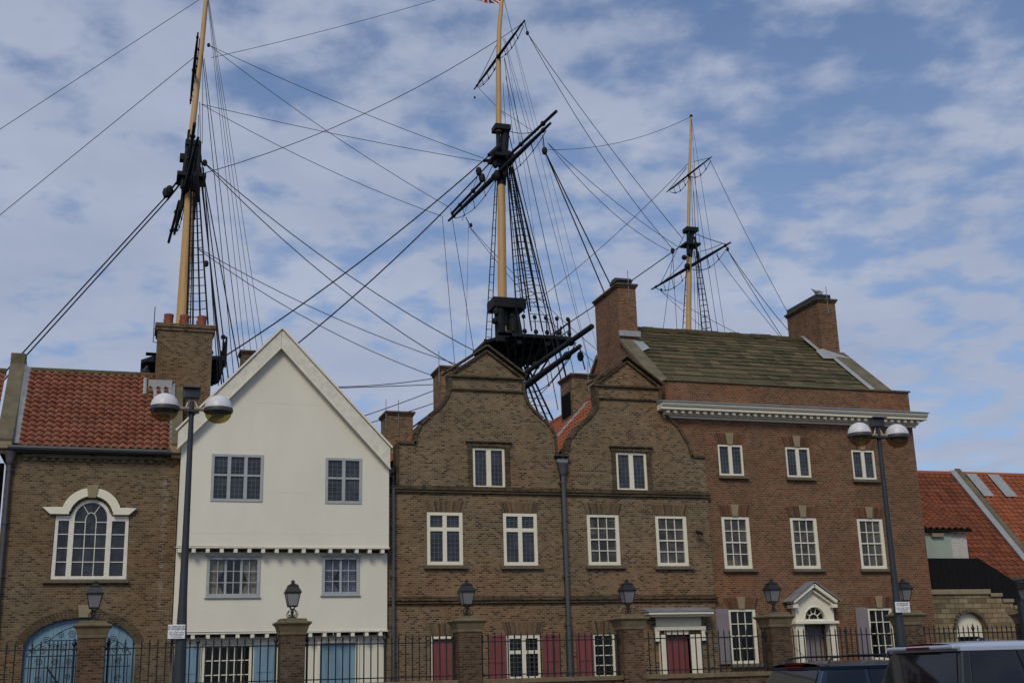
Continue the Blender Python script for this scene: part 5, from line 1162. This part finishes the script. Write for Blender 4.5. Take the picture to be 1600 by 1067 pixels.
# --- flag at the main truck (a fold of red, white and blue cloth)
def flag(poly, y, mat, nm='flag_field'):
    return poly
fx0, fx1, fz0, fz1 = 16.75, 18.52, 38.35, 39.6
def fcloth(u0, u1, v0, v1, lift, mat, name, par):
    m = MB(); n_ = 14
    for j in (0, 1):
        for i in range(n_+1):
            u = u0+(u1-u0)*i/n_; v = (v0, v1)[j]
            m.v.append((fx1+(fx0-fx1)*u, 57.95+.10*math.sin(u*7)-lift, fz0+(fz1-fz0)*v+.07*math.sin(u*6+1)+.12*u))
    for i in range(n_): m.f.append((i, i+1, n_+2+i, n_+1+i))
    m2 = MB(); m2.v = m.v+[(a, b+.012, c) for a, b, c in m.v]; q = len(m.v)
    m2.f = m.f+[tuple(q+i for i in reversed(f)) for f in m.f]
    return link(name, m2, mat, par, smooth=True)
fg = fcloth(0, 1, 0, 1, 0, 'flag_blue', 'flag', ship)
def fdiag(sgn, wd, lift, mat):
    m = MB(); n_ = 18
    for j in (-1, 1):
        for i in range(n_+1):
            u = i/n_; v = min(1, max(0, (u if sgn > 0 else 1-u)+j*wd))
            m.v.append((fx1+(fx0-fx1)*u, 57.95+.10*math.sin(u*7)-lift, fz0+(fz1-fz0)*v+.07*math.sin(u*6+1)+.12*u))
    for i in range(n_): m.f.append((i, i+1, n_+2+i, n_+1+i))
    q = len(m.v); m.v += [(a, b+2*lift+.012, c) for a, b, c in m.v[:q]]; m.f += [tuple(q+i for i in reversed(f)) for f in m.f]
    return link('flag_saltire', m, mat, fg, smooth=True)
for s_ in (1, -1): fdiag(s_, .13, .006, 'flag_white'); fdiag(s_, .045, .009, 'flag_red')
for a, b, c, d, l, mt in ((0, 1, .36, .64, .012, 'flag_white'), (.38, .62, 0, 1, .014, 'flag_white'), (0, 1, .42, .58, .02, 'flag_red'), (.44, .56, 0, 1, .022, 'flag_red'), (0, 1, 0, .03, .01, 'flag_white')):
    fcloth(a, b, c, d, l, mt, 'flag_cross', fg)

# ================================================================== SKY, SUN, CAMERA
SUN_EL, SUN_AZ = 42, 208
w = bpy.data.worlds.new('World'); S.world = w; w.use_nodes = True; nt = w.node_tree; nt.nodes.clear()
out = N(nt, 'ShaderNodeOutputWorld'); bg = N(nt, 'ShaderNodeBackground'); bg.inputs[1].default_value = .10
sky = N(nt, 'ShaderNodeTexSky', sky_type='NISHITA'); sky.sun_disc = False; sky.sun_elevation = R(SUN_EL); sky.sun_rotation = R(SUN_AZ); sky.air_density = 1.0; sky.dust_density = .6; sky.ozone_density = 1.6
tc = N(nt, 'ShaderNodeTexCoord'); sp = N(nt, 'ShaderNodeSeparateXYZ'); nt.links.new(tc.outputs['Generated'], sp.inputs[0])
za = N(nt, 'ShaderNodeMath', operation='MAXIMUM'); nt.links.new(sp.outputs[2], za.inputs[0]); za.inputs[1].default_value = 0
zb = N(nt, 'ShaderNodeMath', operation='ADD'); nt.links.new(za.outputs[0], zb.inputs[0]); zb.inputs[1].default_value = .16
dx = N(nt, 'ShaderNodeMath', operation='DIVIDE'); nt.links.new(sp.outputs[0], dx.inputs[0]); nt.links.new(zb.outputs[0], dx.inputs[1])
dy = N(nt, 'ShaderNodeMath', operation='DIVIDE'); nt.links.new(sp.outputs[1], dy.inputs[0]); nt.links.new(zb.outputs[0], dy.inputs[1])
cb = N(nt, 'ShaderNodeCombineXYZ'); nt.links.new(dx.outputs[0], cb.inputs[0]); nt.links.new(dy.outputs[0], cb.inputs[1])
def wn(scale, det, rough, offs, dist=0, lac=2):
    mp = N(nt, 'ShaderNodeMapping'); mp.inputs['Location'].default_value = offs; mp.inputs['Rotation'].default_value = (0, 0, R(24)); mp.inputs['Scale'].default_value = (1, 1.0, 1); nt.links.new(cb.outputs[0], mp.inputs[0])
    n_ = N(nt, 'ShaderNodeTexNoise'); n_.inputs['Scale'].default_value = scale; n_.inputs['Detail'].default_value = det; n_.inputs['Roughness'].default_value = rough; n_.inputs['Distortion'].default_value = dist
    nt.links.new(mp.outputs[0], n_.inputs['Vector']); return n_.outputs[0]
big = wn(1.9, 2, .5, (3.6, 1.2, 0)); small = wn(8.6, 8, .52, (.4, .9, 0), .0)
def mth(op, a, b):
    q = N(nt, 'ShaderNodeMath', operation=op)
    for i, v in enumerate((a, b)):
        if isinstance(v, (int, float)): q.inputs[i].default_value = v
        else: nt.links.new(v, q.inputs[i])
    return q.outputs[0]
# more open blue towards the east (right) and overhead, thicker veil to the west
grad = mth('MULTIPLY_ADD', mth('MULTIPLY', sp.outputs[0], sp.outputs[2]), -.42); nt.nodes[-1].inputs[2].default_value = .075
dens = mth('ADD', mth('ADD', mth('MULTIPLY', big, .34), mth('MULTIPLY', small, .95)), grad)
mr = N(nt, 'ShaderNodeMapRange'); mr.interpolation_type = 'SMOOTHSTEP'; nt.links.new(dens, mr.inputs[0]); mr.inputs[1].default_value = .50; mr.inputs[2].default_value = .80; mr.inputs[3].default_value = .16; mr.inputs[4].default_value = .95
hz = N(nt, 'ShaderNodeMapRange'); nt.links.new(sp.outputs[2], hz.inputs[0]); hz.inputs[1].default_value = .02; hz.inputs[2].default_value = .50; hz.inputs[3].default_value = .42; hz.inputs[4].default_value = 0
cov = mth('MINIMUM', mth('ADD', mr.outputs[0], hz.outputs[0]), .95)
cc = ramp(nt, wn(2.6, 5, .6, (5, 2, 0)), [(.3, (3.35, 3.9, 5.25)), (.7, (4.35, 4.85, 6.15))])
skyc = mix(nt, 1, sky.outputs[0], (.72, .90, 1.10), 'MULTIPLY')
nt.links.new(mix(nt, cov, skyc, cc), bg.inputs[0]); nt.links.new(bg.outputs[0], out.inputs[0])

sl = bpy.data.lights.new('sun', 'SUN'); sl.energy = 1.5; sl.angle = R(18); sl.color = (1, .92, .76)
so = bpy.data.objects.new('sun', sl); COL.objects.link(so)
d = Vector((math.sin(R(SUN_AZ))*math.cos(R(SUN_EL)), math.cos(R(SUN_AZ))*math.cos(R(SUN_EL)), math.sin(R(SUN_EL))))
so.rotation_euler = d.to_track_quat('Z', 'Y').to_euler()

cd = bpy.data.cameras.new('camera'); cd.sensor_width = 36; cd.sensor_fit = 'HORIZONTAL'; cd.lens = 1872/1600*36; cd.clip_end = 5000; cd.clip_start = .1
co_ = bpy.data.objects.new('camera', cd); COL.objects.link(co_); co_.location = (0, 0, 1.55)
A, P, RL_ = R(17.85), R(15.5), R(1.56)
fw = Vector((math.sin(A)*math.cos(P), math.cos(A)*math.cos(P), math.sin(P))); rt = Vector((math.cos(A), -math.sin(A), 0)); up = rt.cross(fw)
rt2 = rt*math.cos(RL_)-up*math.sin(RL_); up2 = rt*math.sin(RL_)+up*math.cos(RL_)
co_.matrix_world = Matrix(((rt2.x, up2.x, -fw.x, 0), (rt2.y, up2.y, -fw.y, 0), (rt2.z, up2.z, -fw.z, 1.55), (0, 0, 0, 1)))
S.camera = co_
S.view_settings.view_transform = 'Standard'; S.view_settings.look = 'None'; S.view_settings.exposure = 0; S.view_settings.gamma = 1; S.view_settings.use_curve_mapping = False
S.cycles.max_bounces = 6; S.cycles.transparent_max_bounces = 12
